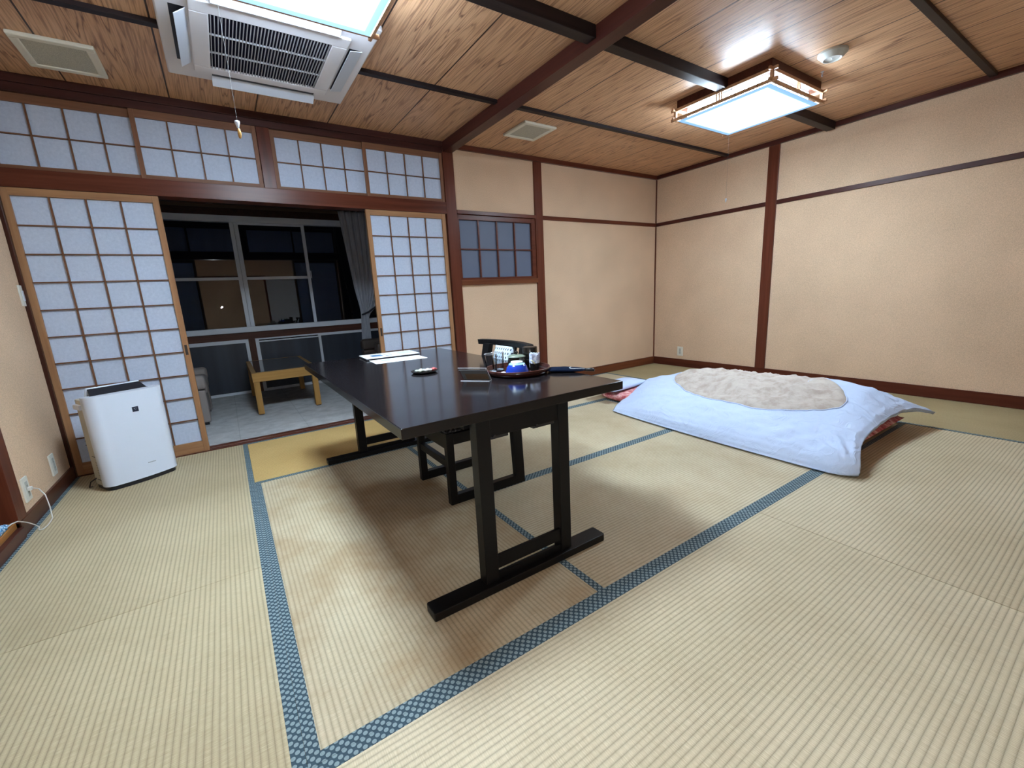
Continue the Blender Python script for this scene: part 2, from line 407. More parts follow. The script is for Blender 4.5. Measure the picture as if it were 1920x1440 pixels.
# ------------------------------------------------------------ shoji screens
def lattice(nx, nz, x0, x1, z0, z1, y0, y1, wv=.008, wh=.007):
    b = MB()
    for i in range(1, nx):
        x = x0 + (x1-x0)*i/nx; b.box(x-wv/2, x+wv/2, y0, y1, z0, z1)
    for j in range(1, nz):
        z = z0 + (z1-z0)*j/nz; b.box(x0, x1, y0+.001, y1+.001, z-wh/2, z+wh/2)
    return b
def shoji(n, x0, x1, yf, handle_right):
    r = setting('door_%d' % n, ((x0+x1)/2, yf, 0)); z0, z1 = .004, 1.760
    st = .034
    part('stile', MB().box(x0, x0+st, yf, yf+.030, z0, z1), M_cedZ, r, bevel=.0015)
    part('stile', MB().box(x1-st, x1, yf, yf+.030, z0, z1), M_cedZ, r, bevel=.0015)
    part('top_rail', MB().box(x0+st, x1-st, yf+.002, yf+.028, 1.718, z1), M_cedX, r)
    part('bottom_rail', MB().box(x0+st, x1-st, yf+.002, yf+.028, z0, .082), M_cedX, r)
    part('lattice', lattice(4, 10, x0+st, x1-st, .082, 1.718, yf+.004, yf+.016), M_kum, r)
    part('paper', MB().box(x0+st-.004, x1-st+.004, yf+.018, yf+.0195, .08, 1.72), M_paper, r)
    hx = x1-st*.5 if handle_right else x0+st*.5
    part('finger_pull', MB().box(hx-.0075, hx+.0075, yf-.001, yf+.004, .715, .785), plain('brass_dark', (.02, .010, .006), .4), r)
    return r
d1 = shoji(1, XL+.016, -.236, YW-.018, True)
d2 = shoji(2, 1.105, 1.822, YW-.018, False)
def text_obj(name, txt, size, loc, rot, mat, parent, font=None, depth=.0006):
    cu = bpy.data.curves.new(name, 'FONT'); cu.body = txt; cu.size = size; cu.extrude = depth; cu.align_x = 'CENTER'; cu.align_y = 'CENTER'
    t = bpy.data.objects.new('tmp', cu); COL.objects.link(t); bpy.context.view_layer.update()
    me = bpy.data.meshes.new_from_object(t.evaluated_get(bpy.context.evaluated_depsgraph_get()))
    bpy.data.objects.remove(t); me.materials.clear(); me.materials.append(mat)
    o = bpy.data.objects.new(name, me); COL.objects.link(o); o.parent = parent
    o.location = Vector(loc) - (wloc(parent) if parent else Vector()); o.rotation_euler = rot; return o
M_ink = plain('blue_black_ink', (.03, .04, .09), .7)
text_obj('ink_mark', '\u5948', .095, (-.835, YW-.0015, .185), (PI/2, 0, 0), M_ink, d1)
def transom(n, x0, x1, yf):
    r = setting('window_%d' % n, ((x0+x1)/2, yf, 1.864)); z0, z1 = 1.864, 2.272; st = .026
    part('window_frame', MB().box(x0, x0+st, yf, yf+.024, z0, z1).box(x1-st, x1, yf, yf+.024, z0, z1), M_trZ, r, bevel=.0015)
    part('window_rail', MB().box(x0+st, x1-st, yf+.002, yf+.022, 2.226, z1).box(x0+st, x1-st, yf+.002, yf+.022, z0, 1.888), M_trX, r)
    part('lattice', lattice(4, 2, x0+st, x1-st, 1.888, 2.226, yf+.003, yf+.013), M_kum, r)
    part('paper', MB().box(x0+st-.003, x1-st+.003, yf+.015, yf+.0165, 1.886, 2.228), M_paper, r)
transom(1, XL+.018, -.262, YW+.004); transom(2, -.298, .392, YW-.016)
transom(3, .480, 1.172, YW+.004); transom(4, 1.136, 1.832, YW-.016)

# small lattice window in the plaster wall
r = setting('window_5', (2.4, YW, 1.12))
part('window_head', MB().box(PX1, 2.85, YW-.026, YW+.06, 1.770, 1.803), M_redX, r, bevel=.002)
part('window_sill', MB().box(PX1, 2.85, YW-.026, YW+.06, 1.122, 1.170), wood('sill', (.085, .022, .010), (.19, .062, .026), 0, .32), r, bevel=.002)
part('window_frame', MB().box(1.944, 1.964, YW-.006, YW+.05, 1.170, 1.77).box(2.80, 2.849, YW-.006, YW+.05, 1.170, 1.77)
     .box(1.964, 2.80, YW-.004, YW+.03, 1.724, 1.77).box(1.964, 2.80, YW-.004, YW+.03, 1.170, 1.192), M_redX, r, bevel=.002)
part('lattice', lattice(4, 2, 1.964, 2.80, 1.192, 1.724, YW+.002, YW+.016, .013, .011), M_redX, r)
part('pane', MB().box(1.962, 2.802, YW+.020, YW+.024, 1.19, 1.726), M_frost2, r)
struct('wall_closet', MB().box(1.9, 2.9, YW+.101, YW+.11, 1.1, 1.85), plain('dark_back', (.02, .02, .025), .9))

# ------------------------------------------------------------ tatami mats
def mat_(x0, x1, y0, y1, m, label, borders, main=(2,)):
    t = thing('tatami_mat', label, 'tatami mat', ((x0+x1)/2, (y0+y1)/2, 0), 'tatami mats covering the floor')
    g = .0006
    bx0, bx1, by0, by1 = x0+g, x1-g, y0+g, y1-g
    part('woven_top', MB().box(bx0, bx1, by0, by1, -.04, -.0012), m, t, bevel=.002)
    W = .030
    for s in borders:
        if s == 'l': q = (bx0-.0003, bx0+W, by0, by1)
        if s == 'r': q = (bx1-W, bx1+.0003, by0, by1)
        xa, xb = bx0 + (W if 'l' in borders else 0), bx1 - (W if 'r' in borders else 0)
        if s == 'b': q = (xa, xb, by0-.0002, by0+W)
        if s == 't': q = (xa, xb, by1-W, by1+.0002)
        part('cloth_border', MB().box(*q, -.03, -.0001), M_bord, t, bevel=.0006)
    return t
ys = [-2.0, -.95, -.045, .912, 1.862, 2.822, YW-.026]
L = 'tatami mat '
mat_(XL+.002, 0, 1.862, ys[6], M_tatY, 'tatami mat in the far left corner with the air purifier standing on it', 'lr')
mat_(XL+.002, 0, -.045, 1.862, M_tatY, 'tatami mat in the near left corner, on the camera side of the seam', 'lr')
mat_(0, 1.91, 2.822, ys[6], M_tatG, 'golden brown worn tatami mat along the threshold to the veranda', 'bt')
mat_(1.91, 3.83, 2.822, ys[6], M_tatX, 'tatami mat along the foot of the plaster wall behind the table', 'bt')
mat_(0, .957, .915, 2.822, M_tatYw, 'stained tatami mat lengthwise under the left half of the black table', 'lrb')
mat_(.957, 2.87, .915, 1.862, M_tatXw, 'tatami mat between the near table leg and the front of the futon', 'bt')
mat_(.957, 2.87, 1.862, 2.822, M_tatXw, 'tatami mat crossed by the chair, beyond the table and left of the futon', 'bt')
mat_(2.87, 3.83, .915, 2.822, M_tatY, 'tatami mat mostly hidden under the futon bedding', 'lr')
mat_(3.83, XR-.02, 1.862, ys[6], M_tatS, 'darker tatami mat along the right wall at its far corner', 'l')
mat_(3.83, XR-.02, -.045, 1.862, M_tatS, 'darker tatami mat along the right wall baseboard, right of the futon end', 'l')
mat_(0, 1.872, -.045, .915, M_tatX, 'large pale tatami mat at the bottom centre in the foreground', 't')
mat_(1.872, 3.83, -.045, .915, M_tatX, 'large pale tatami mat at the bottom right beyond the thin seam', 't')
struct('floor_rear', MB().box(XL-.1, XR, YB, -.046, -.10, -.0012), M_tatX)

# ------------------------------------------------------------ veranda window wall
y = YV
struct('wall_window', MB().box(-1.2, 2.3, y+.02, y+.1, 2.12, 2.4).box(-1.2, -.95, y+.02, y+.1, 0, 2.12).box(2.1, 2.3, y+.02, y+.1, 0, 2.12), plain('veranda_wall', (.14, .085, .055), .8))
trim(MB().box(-1.1, 2.2, y-.03, y+.1, 2.042, 2.12), M_dkY)
trim(MB().box(-1.1, 2.2, y-.01, y+.1, .648, .730), wood('veranda_rail', (.05, .018, .012), (.12, .045, .028), 0, .4))
trim(MB().box(.202, .272, y-.01, y+.1, 0, .648), wood('veranda_post', (.05, .018, .012), (.12, .045, .028), 2, .4))
r = setting('window_6', (.5, y, .73))
part('window_track', MB().box(-1.0, 2.1, y-.03, y+.06, 1.975, 2.042).box(-1.0, 2.1, y-.04, y+.06, .732, .792), M_alu, r, bevel=.003)
part('window_frame', MB().box(.212, .252, y-.005, y+.012, .792, 1.975).box(-1.0, .212, y-.003, y+.010, 1.337, 1.369), M_alu, r, bevel=.002)
part('window_frame', MB().box(.255, .298, y+.018, y+.036, .792, 1.975).box(.958, .994, y+.016, y+.038, .792, 1.975).box(.298, .958, y+.020, y+.034, 1.337, 1.369)
     .box(.298, .958, y+.018, y+.036, 1.955, 1.975), M_alu, r, bevel=.002)
part('pane', MB().box(-1.0, .212, y+.002, y+.006, .79, 1.976), M_glass, r)
part('pane', MB().box(.298, .958, y+.024, y+.028, .79, 1.976), M_glass, r)
part('pane', MB().box(.994, 2.1, y+.026, y+.030, .79, 1.976), M_glass, r)
part('window_latch', MB().box(.998, 1.006, y+.010, y+.02, 1.34, 1.43), M_alu, r)
r = setting('window_7', (-.4, y, 0))
part('window_frame', MB().box(-1.0, .202, y-.012, y+.03, .607, .648).box(.168, .202, y-.012, y+.03, 0, .607).box(-1.0, .168, y-.012, y+.03, 0, .03), M_alu, r, bevel=.002)
part('pane', MB().box(-1.0, .168, y+.004, y+.010, .03, .607), M_frost, r)
r = setting('window_8', (1.2, y, 0))
part('window_frame', MB().box(.272, 2.1, y-.012, y+.03, .630, .648).box(.272, .31, y-.012, y+.03, 0, .630).box(.31, .98, y-.004, y+.03, .600, .616)
     .box(.98, 1.01, y-.010, y+.03, 0, .630).box(.31, 2.1, y-.012, y+.03, 0, .03).box(1.01, 2.1, y-.006, y+.03, .615, .630), M_alu, r, bevel=.002)
part('pane', MB().box(.31, .98, y+.012, y+.018, .03, .602), M_frost, r)
part('pane', MB().box(1.01, 2.1, y+.004, y+.010, .03, .618), M_frost, r)

# curtain gathered at the right of the window
def cedge(z):
    P = [(0, 1.45), (.5, 1.478), (.84, 1.508), (.95, 1.50), (1.15, 1.465), (1.6, 1.42), (2.13, 1.37)]
    for (a, xa), (c, xc) in zip(P, P[1:]):
        if a <= z <= c: return xa + (xc-xa)*(z-a)/(c-a)
    return P[-1][1]
def redge(z):
    P = [(0, 1.61), (.5, 1.60), (.84, 1.60), (.95, 1.72), (1.15, 1.86), (1.6, 1.98), (2.13, 2.08)]
    for (a, xa), (c, xc) in zip(P, P[1:]):
        if a <= z <= c: return xa + (xc-xa)*(z-a)/(c-a)
    return P[-1][1]
def cur(u, v):
    z = .02 + 2.11*v; a, c = cedge(z), redge(z)
    zz = z
    return (a + (c-a)*u, 5.85 + .028*math.sin(u*2*PI*9) * (.5 + .5*v), zz)
b = MB(); b.grid(cur, 110, 40)
ct = thing('curtain', 'dark grey pleated curtain tied back at the right side of the veranda window', 'curtain', (1.6, 5.85, 0))
o = part('curtain_cloth', b, M_curt, ct, smooth=True); sm = o.modifiers.new('s', 'SOLIDIFY'); sm.thickness = .003
part('tieback', MB().tube([(1.505, 5.80, .85), (1.60, 5.80, .885), (1.72, 5.83, .955)], .010), plain('tieback', (.02, .02, .03), .8), ct)
part('curtain_rail', MB().box(-1.05, 2.15, 5.83, 5.87, 2.13, 2.16), plain('rail_d', (.05, .035, .03), .5), ct)

# ------------------------------------------------------------ veranda furniture
t = thing('coffee_table', 'low light oak coffee table with a dark top on the veranda carpet', 'table', (.417, 5.2, 0))
x0, x1, y0, y1, H = .132, .705, 4.672, 5.80, .408
part('table_top', MB().box(x0+.04, x1-.04, y0+.04, y1-.04, H-.012, H+.0005), plain('dark_glossy_top', (.010, .010, .014), .08), t, label='dark glossy inset top')
part('frame', MB().box(x0, x1, y0, y0+.042, H-.088, H).box(x0, x1, y1-.042, y1, H-.088, H).box(x0, x0+.042, y0+.042, y1-.042, H-.088, H).box(x1-.042, x1, y0+.042, y1-.042, H-.088, H), M_oakX, t, bevel=.003)
for xa in (x0+.004, x1-.056):
    for ya in (y0+.004, y1-.056): part('leg', MB().box(xa, xa+.052, ya, ya+.052, .006, H-.088), M_oakZ, t, bevel=.003)
for xa in (x0+.01, x1-.05):
    for ya in (y0+.01, y1-.05): part('foot_pad', MB().box(xa, xa+.04, ya, ya+.04, 0, .006), M_black, t)

def armchair(name, label, cx, cy, sgn, leather, bh, armh):
    t = thing(name, label, 'armchair', (cx, cy, 0), None)
    xf = cx + sgn*.36                                   # front edge
    def bx(xa, xb, ya, yb, za, zb): return MB().box(min(xa, xb), max(xa, xb), ya, yb, za, zb)
    part('seat_base', bx(cx-sgn*.30, xf-sgn*.02, cy-.24, cy+.24, .05, .26), leather, t, bevel=.015)
    part('seat_cushion', bx(cx-sgn*.22, xf, cy-.235, cy+.235, .26, .40), leather, t, bevel=.035, seg=3)
    part('backrest', bx(cx-sgn*.36, cx-sgn*.20, cy-.30, cy+.30, .05, bh), leather, t, bevel=.05, seg=4)
    for s in (-1, 1):
        ya, yb = (cy-.36, cy-.24) if s < 0 else (cy+.24, cy+.36)
        a = part('armrest', bx(cx-sgn*.33, xf-sgn*.0, ya, yb, armh-.13, armh), leather, t, bevel=.035, seg=4)
        part('arm_panel', bx(cx-sgn*.33, xf-sgn*.012, ya+.006, yb-.006, .03, armh-.135), leather, t, bevel=.012, seg=3)
        for xx in (xf-sgn*.05, cx-sgn*.30):
            part('leg', MB().box(xx-.02, xx+.02, (ya+yb)/2-.02, (ya+yb)/2+.02, 0, .03), M_black, t)
    return t
armchair('armchair', 'boxy beige leather armchair on the veranda, half behind the left screen', -.585, 4.965, 1, M_leath, .68, .455)
armchair('armchair', 'dark brown armchair on the veranda, seen between curtain and right screen', 1.72, 5.16, -1, M_brown, .80, .56)

# ------------------------------------------------------------ dining table
t = thing('dining_table', 'black lacquered dining table on two sled frames in the middle of the tatami room', 'table', (.825, 2.03, 0))
TZ = .66
part('table_top', MB().box(.368, 1.278, 1.152, 2.905, TZ-.034, TZ), M_lac, t, bevel=.0025, seg=2)
part('underframe', MB().box(.60, .66, 1.225, 2.83, TZ-.07, TZ-.034).box(.95, 1.01, 1.225, 2.83, TZ-.07, TZ-.034), M_lac2, t)
for k, (ya, yb) in enumerate(((1.168, 1.216), (2.845, 2.893))):
    f = part('trestle_foot', MB().prism([(.412, ya-.012), (.416, ya-.016), (1.166, ya-.016), (1.172, ya-.010), (1.172, yb+.002), (1.166, yb+.006), (.416, yb+.006), (.412, yb+.002)], 0, .030), M_lac2, t, bevel=.004)
    for (xa, xb) in ((.616, .668), (.955, 1.004)):
        part('leg', MB().box(xa, xb, ya, yb, .030, TZ-.034), M_lac2, t, bevel=.0025)
    part('lower_rail', MB().box(.668, .955, ya+.006, ya+.014, .030, .056), M_lac2, t)
    part('lower_rail', MB().box(.668, .955, ya+.006, ya+.018, .074, .123), M_lac2, t)
    part('apron', MB().box(.668, .955, ya+.004, yb-.012, .560, TZ-.034), M_lac2, t, bevel=.002)
    s = 1 if k == 0 else -1
    for (xa, xb) in ((.675, .745), (.85, .945)):
        h = part('folding_latch', MB().box(xa, xb, ya+.012, yb-.004, .548, .562), M_black, t, bevel=.002)
        part('latch_pin', MB().tube([(xa+.008, ya-.001, .560), (xa+.008, ya+.012, .560)], .0065, 10), M_black, h)

# ------------------------------------------------------------ chair
t = thing('dining_chair', 'low black wooden chair with pale dotted back cushion at the right side of the table', 'chair', (1.05, 2.04, 0))
def zig(k):      # rear frame lean: x at height z
    z = k
    return 1.222 + (0 if z < .05 else (.0 if z < .30 else (z-.30)*.16))
YN, YF = (1.832, 1.868), (2.212, 2.248)
for (ya, yb) in (YN, YF):
    b = MB().box(.800, .838, ya, yb, .0, .372)
    part('front_leg', b, M_lac2, t, bevel=.002)
    part('runner', MB().box(.838, 1.196, ya, yb, 0, .048), M_lac2, t, bevel=.002)
    part('side_rail', MB().box(.838, 1.19, ya, yb, .312, .368), M_lac2, t, bevel=.002)
    b = MB().hexa([(1.196, ya, 0), (1.250, ya, 0), (1.250, yb, 0), (1.196, yb, 0), (1.182, ya, .36), (1.240, ya, .36), (1.240, yb, .36), (1.182, yb, .36)])
    yc, yd = (ya-.004, yb+.022) if ya < 2 else (ya-.010, yb+.030)
    b.hexa([(1.186, ya, .36), (1.240, ya, .36), (1.240, yb, .36), (1.186, yb, .36), (1.290, yc, .735), (1.318, yc, .735), (1.318, yd, .735), (1.290, yd, .735)])
    part('rear_leg', b, M_lac2, t, bevel=.002)
part('front_rail', MB().box(.803, .835, 1.868, 2.212, .290, .366), M_lac2, t, bevel=.002)
part('rear_rail', MB().box(1.19, 1.225, 1.868, 2.212, .310, .366), M_lac2, t, bevel=.002)
part('stretcher', MB().box(.806, .832, 1.868, 2.212, .188, .226), M_lac2, t, bevel=.002)
def dots(name, dark, light, p, axes=(1, 2), thr=.28):
    k = NM(name); tc = k.n('ShaderNodeTexCoord'); mp = k.n('ShaderNodeMapping'); k.l(tc.outputs['Object'], mp.inputs[0])
    sp = k.n('ShaderNodeSeparateXYZ'); k.l(mp.outputs[0], sp.inputs[0])
    a = k.math('DIVIDE', sp.outputs[axes[0]], p); c = k.math('DIVIDE', sp.outputs[axes[1]], p)
    row = k.math('FLOOR', c); a2 = k.math('ADD', a, k.math('MULTIPLY', k.math('FLOORED_MODULO', row, 2.0), .5))
    fx = k.math('SUBTRACT', k.math('FRACT', a2), .5); fz = k.math('MULTIPLY', k.math('SUBTRACT', k.math('FRACT', c), .5), .7)
    d = k.math('SQRT', k.math('ADD', k.math('MULTIPLY', fx, fx), k.math('MULTIPLY', fz, fz)))
    return k.base(k.mix(k.math('LESS_THAN', d, thr), light, dark), .8, .2)
M_dotb = dots('dotted_blue_cloth', (.015, .025, .06), (.52, .60, .68), .022, (1, 2), .2)
M_seat = floral('dark_patterned_cloth', (.008, .008, .01), (.02, .019, .022), (.16, .15, .155), 90)
part('seat_cushion', MB().box(.800, 1.19, 1.838, 2.242, .372, .392), M_seat, t, bevel=.008, seg=3, label='thin dark seat cushion with small grey pattern')
# curved top rail
b = MB()
n = 14
pts = []
for i in range(n+1):
    u = i/n; yy = 1.795 + .530*u; pts.append((1.300 + .05*(1-(2*u-1)**2), yy))
for (xa, ya), (xb, yb) in zip(pts, pts[1:]):
    b.hexa([(xa-.016, ya, .726), (xa+.020, ya, .726), (xb+.020, yb, .726), (xb-.016, yb, .726), (xa-.020, ya, .756), (xa+.016, ya, .756), (xb+.016, yb, .756), (xb-.020, yb, .756)])
part('top_rail', b, M_lac2, t)
part('back_splat', MB().hexa([(1.235, 1.985, .36), (1.250, 1.985, .36), (1.250, 2.145, .36), (1.235, 2.145, .36), (1.330, 1.985, .735), (1.345, 1.985, .735), (1.345, 2.145, .735), (1.330, 2.145, .735)]), M_lac2, t)
b = MB()
def pad(u, v):
    yy = 1.97 + .19*u; zz = .52 + .210*v; e = (1-(2*u-1)**6)*(1-(2*v-1)**6)
    return (1.222 + (zz-.36)*.25 - .006 - .020*max(0, e), yy, zz)
def padb(u, v):
    yy = 1.97 + .19*u; zz = .52 + .210*v; return (1.222 + (zz-.36)*.25 + .012, yy, zz)
b.slab(pad, padb, 14, 14)
part('back_cushion', b, M_dotb, t, smooth=True, label='light blue back cushion with dark dots')

# ------------------------------------------------------------ things on the table
M_pap = plain('white_paper', (.80, .82, .86), .6); M_blueink = plain('blue_ink', (.06, .17, .34), .6); M_greyink = plain('grey_ink', (.30, .40, .50), .6)
Z = TZ
# information folder: dark binder with printed cover
t = thing('brochure_folder', 'dark folder with white printed cover lying at the far left end of the table', 'folder', (.86, 2.79, Z))
def quad(cx, cy, w, d, ang, z0, z1, b=None):
    b = b or MB(); c, s = math.cos(ang), math.sin(ang)
    b.prism([(cx + c*u*w/2 - s*v*d/2, cy + s*u*w/2 + c*v*d/2) for u, v in ((-1, -1), (1, -1), (1, 1), (-1, 1))], z0, z1); return b
A1 = math.radians(-2)
part('binder', quad(.862, 2.778, .335, .205, A1, Z, Z+.008), M_black, t, bevel=.002)
part('cover_sheet', quad(.866, 2.782, .342, .215, A1, Z+.009, Z+.012), M_pap, t, label='white printed cover')
b = MB()
for (u, v, w, d) in ((-.085, .0, .07, .085), (-.02, -.05, .04, .02), (-.01, .02, .05, .012)):
    quad(.866+u, 2.782+v, w, d, A1, Z+.0121, Z+.0124, b)
part('printed_block', b, M_blueink, t)
b = MB()
for k in range(5): quad(.965, 2.735+k*.022, .10 - .02*(k % 2), .005, A1, Z+.0121, Z+.0124, b)
part('printed_lines', b, M_greyink, t)
t = thing('paper_sheet', 'single white printed sheet on the table in front of the folder', 'paper', (.85, 2.575, Z))
part('sheet', quad(.853, 2.572, .312, .178, math.radians(-3), Z, Z+.0012), M_pap, t)
b = MB()
for k in range(5): quad(.86 + .02*(k % 2), 2.52+k*.027, .24 - .05*(k % 3), .005, math.radians(-3), Z+.0013, Z+.0016, b)
quad(.78, 2.60, .05, .03, 0, Z+.0013, Z+.0016, b)
part('printed_lines', b, M_greyink, t)

# sweets on a small black dish
cx, cy = .785, 1.99
t = thing('small_dish', 'small round black dish holding wrapped sweets in the middle of the table', 'dish', (cx, cy, Z))
part('dish_body', MB().lathe([(.001, Z), (.045, Z), (.058, Z+.004), (.066, Z+.010), (.063, Z+.010), (.045, Z+.005), (.001, Z+.004)], cx, cy, 40, False), M_lac2, t, smooth=True)
def sweet(x, y, w, d, ang, mat, label):
    b = MB(); c, s = math.cos(ang), math.sin(ang)
    def f(u, v, sg):
        e = (1-(2*u-1)**4)*(1-(2*v-1)**4); X = (u-.5)*w; Y = (v-.5)*d
        return (x + c*X - s*Y, y + s*X + c*Y, Z+.012 + sg*.007*e + .002*math.sin(u*14))
    b.slab(lambda u, v: f(u, v, 1), lambda u, v: f(u, v, -1), 12, 8)
    o = part('wrapped_sweet', b, mat, None, smooth=True); return tag(o, label, 'sweet', 'wrapped sweets on the small dish')
sweet(cx-.018, cy+.004, .058, .028, .2, plain('pale_wrap', (.62, .70, .62), .35), 'pale green wrapped sweet on the left of the small dish')
sweet(cx+.012, cy-.006, .05, .026, -.1, plain('pale_wrap2', (.75, .76, .74), .35), 'whitish wrapped sweet in the middle of the small dish')
sweet(cx+.046, cy-.004, .034, .022, .4, plain('red_wrap', (.55, .12, .12), .35), 'red wrapped sweet on the right rim of the small dish')

# acrylic stand
t = thing('acrylic_sign_stand', 'clear slanted acrylic card stand beside the tea tray', 'stand', (.87, 1.60, Z))
p0 = Vector((.825, 1.645, Z)); p1 = Vector((.905, 1.545, Z)); u = (p1-p0).normalized(); nrm = Vector((-u.y, u.x, 0)); nrm = nrm if nrm.y > 0 else -nrm
p0 = Vector((.813, 1.652, Z)); p1 = Vector((.897, 1.552, Z))
def band(a, c, d, e, th, b=None):
    b = b or MB(); n_ = (c-a).cross(d-a).normalized()*th
    b.hexa([a, c, e, d, a+n_, c+n_, e+n_, d+n_]); return b
back = nrm*.028; upv = Vector((0, 0, .056)) - nrm*.022 - u*.012
q0, q1 = p0+back, p1+back
part('base_plate', MB().hexa([p0, p1, q1, q0, p0+Vector((0,0,.0025)), p1+Vector((0,0,.0025)), q1+Vector((0,0,.0025)), q0+Vector((0,0,.0025))]), M_acr, t)
part('upright_plate', band(q0+Vector((0,0,.0025)), q1+Vector((0,0,.0025)), q0+upv, q1+upv, .0022), M_acr, t)
part('sleeve', band(q0+u*.004+upv*.04, q1-u*.004+upv*.04, q0+u*.004+upv*.84, q1-u*.004+upv*.84, -.0004), plain('grey_sleeve', (.20, .185, .175), .35), t)
part('card', band(q0+u*.02+upv*.08-nrm*.001, q1-u*.008+upv*.08-nrm*.001, q0+u*.02+upv*.52-nrm*.001, q1-u*.008+upv*.52-nrm*.001, -.0006), plain('brown_card', (.22, .13, .07), .6), t, label='small brown card')
M_edge = plain('acrylic_edge', (.62, .62, .66), .2)
part('plate_edges', MB().tube([p0+Vector((0,0,.001)), p1+Vector((0,0,.001)), q1+Vector((0,0,.001))], .0016, 6).tube([q0+upv, q1+upv, q1], .0014, 6).tube([q0+upv*.84, q1+upv*.84], .0012, 6), M_edge, t)

# tray with tea things
cx, cy = 1.095, 1.625
t = thing('tea_tray', 'round dark red lacquer tray carrying the tea things', 'tray', (cx, cy, Z))
M_tray = plain('tray_lacquer', (.035, .010, .008), .25)
part('tray_body', MB().lathe([(.001, Z), (.128, Z), (.142, Z+.006), (.150, Z+.026), (.146, Z+.027), (.137, Z+.009), (.125, Z+.005), (.001, Z+.005)], cx, cy, 64, False), M_tray, t, smooth=True)
part('tray_rim', MB().lathe([(.1465, Z+.0265), (.1485, Z+.0285), (.1505, Z+.0265), (.1485, Z+.0250), (.1465, Z+.0265)], cx, cy, 64, False), plain('rim_red', (.10, .03, .02), .3), t, smooth=True)
TT = Z+.0062
# upturned blue bowl
bx_, by_ = 1.045, 1.555
t = thing('tea_bowl', 'upturned blue ceramic tea bowl with white foot on the tray', 'bowl', (bx_, by_, TT))
part('bowl_body', MB().lathe([(.052, TT), (.053, TT+.003), (.050, TT+.022), (.044, TT+.038), (.034, TT+.050), (.027, TT+.054), (.001, TT+.054)], bx_, by_, 40, False), plain('cobalt_glaze', (.012, .05, .42), .15), t, smooth=True)
part('glaze_drip', MB().lathe([(.0365, TT+.0485), (.0350, TT+.0512), (.0275, TT+.0552), (.024, TT+.0555)], bx_, by_, 40, False), plain('pale_blue_glaze', (.35, .62, .80), .2), t, smooth=True)
part('foot_ring', MB().lathe([(.026, TT+.053), (.026, TT+.061), (.023, TT+.061), (.0215, TT+.056), (.001, TT+.056)], bx_, by_, 40, False), plain('white_glaze', (.70, .80, .78), .3), t, smooth=True)
# saucer under bowl
t = thing('wooden_saucer', 'dark red round saucer under the blue bowl', 'saucer', (bx_+.012, by_+.01, TT))
part('saucer_body', MB().lathe([(.001, TT-.0004), (.06, TT-.0004), (.072, TT+.006), (.070, TT+.007), (.058, TT-.0001), (.001, TT-.0001)], bx_+.016, by_+.012, 40, False), M_tray, t, smooth=True)
# glass tumblers (two, one nested behind)
for k, (gx, gy, lb) in enumerate(((.992, 1.690, 'clear straight glass tumbler at the left edge of the tray'), (1.045, 1.715, 'clear glass tumbler behind the blue bowl, right of the other tumbler'))):
    o = part('glass_tumbler', MB().lathe([(.001, TT), (.026, TT), (.029, TT+.088)], gx, gy, 32, False), M_cup, None, smooth=True)
    tag(o, lb, 'glass', 'glass tumblers on the tea tray')
    part('glass_rim_glint', MB().tube([(gx+.029*math.cos(a*PI/14), gy+.029*math.sin(a*PI/14), TT+.088) for a in range(29)], .0011, 6), M_edge, o, smooth=True)  # pale ring: whitish highlight of the clear rim painted as colour
    part('glass_foot', MB().lathe([(.001, TT+.001), (.024, TT+.001), (.0255, TT+.008), (.001, TT+.009)], gx, gy, 28, False), plain('glass_bottom', (.30, .33, .38), .1), o, smooth=True)
# teapot
tx, ty = 1.118, 1.665
M_pot = plain('black_glaze', (.012, .011, .010), .2)
t = thing('teapot', 'black teapot with pale green lid and round knob on the tray', 'teapot', (tx, ty, TT))
part('pot_body', MB().lathe([(.001, TT), (.030, TT), (.040, TT+.014), (.043, TT+.032), (.041, TT+.050), (.036, TT+.062), (.001, TT+.062)], tx, ty, 40, False), M_pot, t, smooth=True)
li = part('pot_lid', MB().lathe([(.042, TT+.062), (.043, TT+.065), (.030, TT+.071), (.001, TT+.074)], tx, ty, 40, False), plain('sage_glaze', (.20, .25, .19), .3), t, smooth=True, label='pale green lid')
part('lid_knob', MB().lathe([(.004, TT+.072), (.005, TT+.076), (.0085, TT+.081), (.008, TT+.087), (.004, TT+.090), (.001, TT+.091)], tx, ty, 20, False), M_pot, li, smooth=True)
part('spout', MB().tube([(tx-.010, ty-.035, TT+.030), (tx-.018, ty-.056, TT+.045), (tx-.022, ty-.068, TT+.060)], [.011, .008, .0065], 12), M_pot, t, smooth=True)
part('handle', MB().tube([(tx+.040, ty-.02, TT+.036), (tx+.066, ty-.032, TT+.042), (tx+.088, ty-.042, TT+.046)], [.008, .007, .009], 12), M_pot, t, smooth=True)
# tea canister
kx, ky = 1.203, 1.672
t = thing('tea_canister', 'tall shiny black tea canister at the right of the tray', 'canister', (kx, ky, TT))
part('canister_body', MB().lathe([(.001, TT), (.034, TT), (.034, TT+.070), (.001, TT+.070)], kx, ky, 40, False), M_pot, t, smooth=False)
part('canister_lid', MB().lathe([(.0352, TT+.066), (.0352, TT+.098), (.034, TT+.100), (.001, TT+.100)], kx, ky, 40, False), M_pot, t, smooth=False)
for ch in t.children: shade_auto(ch)
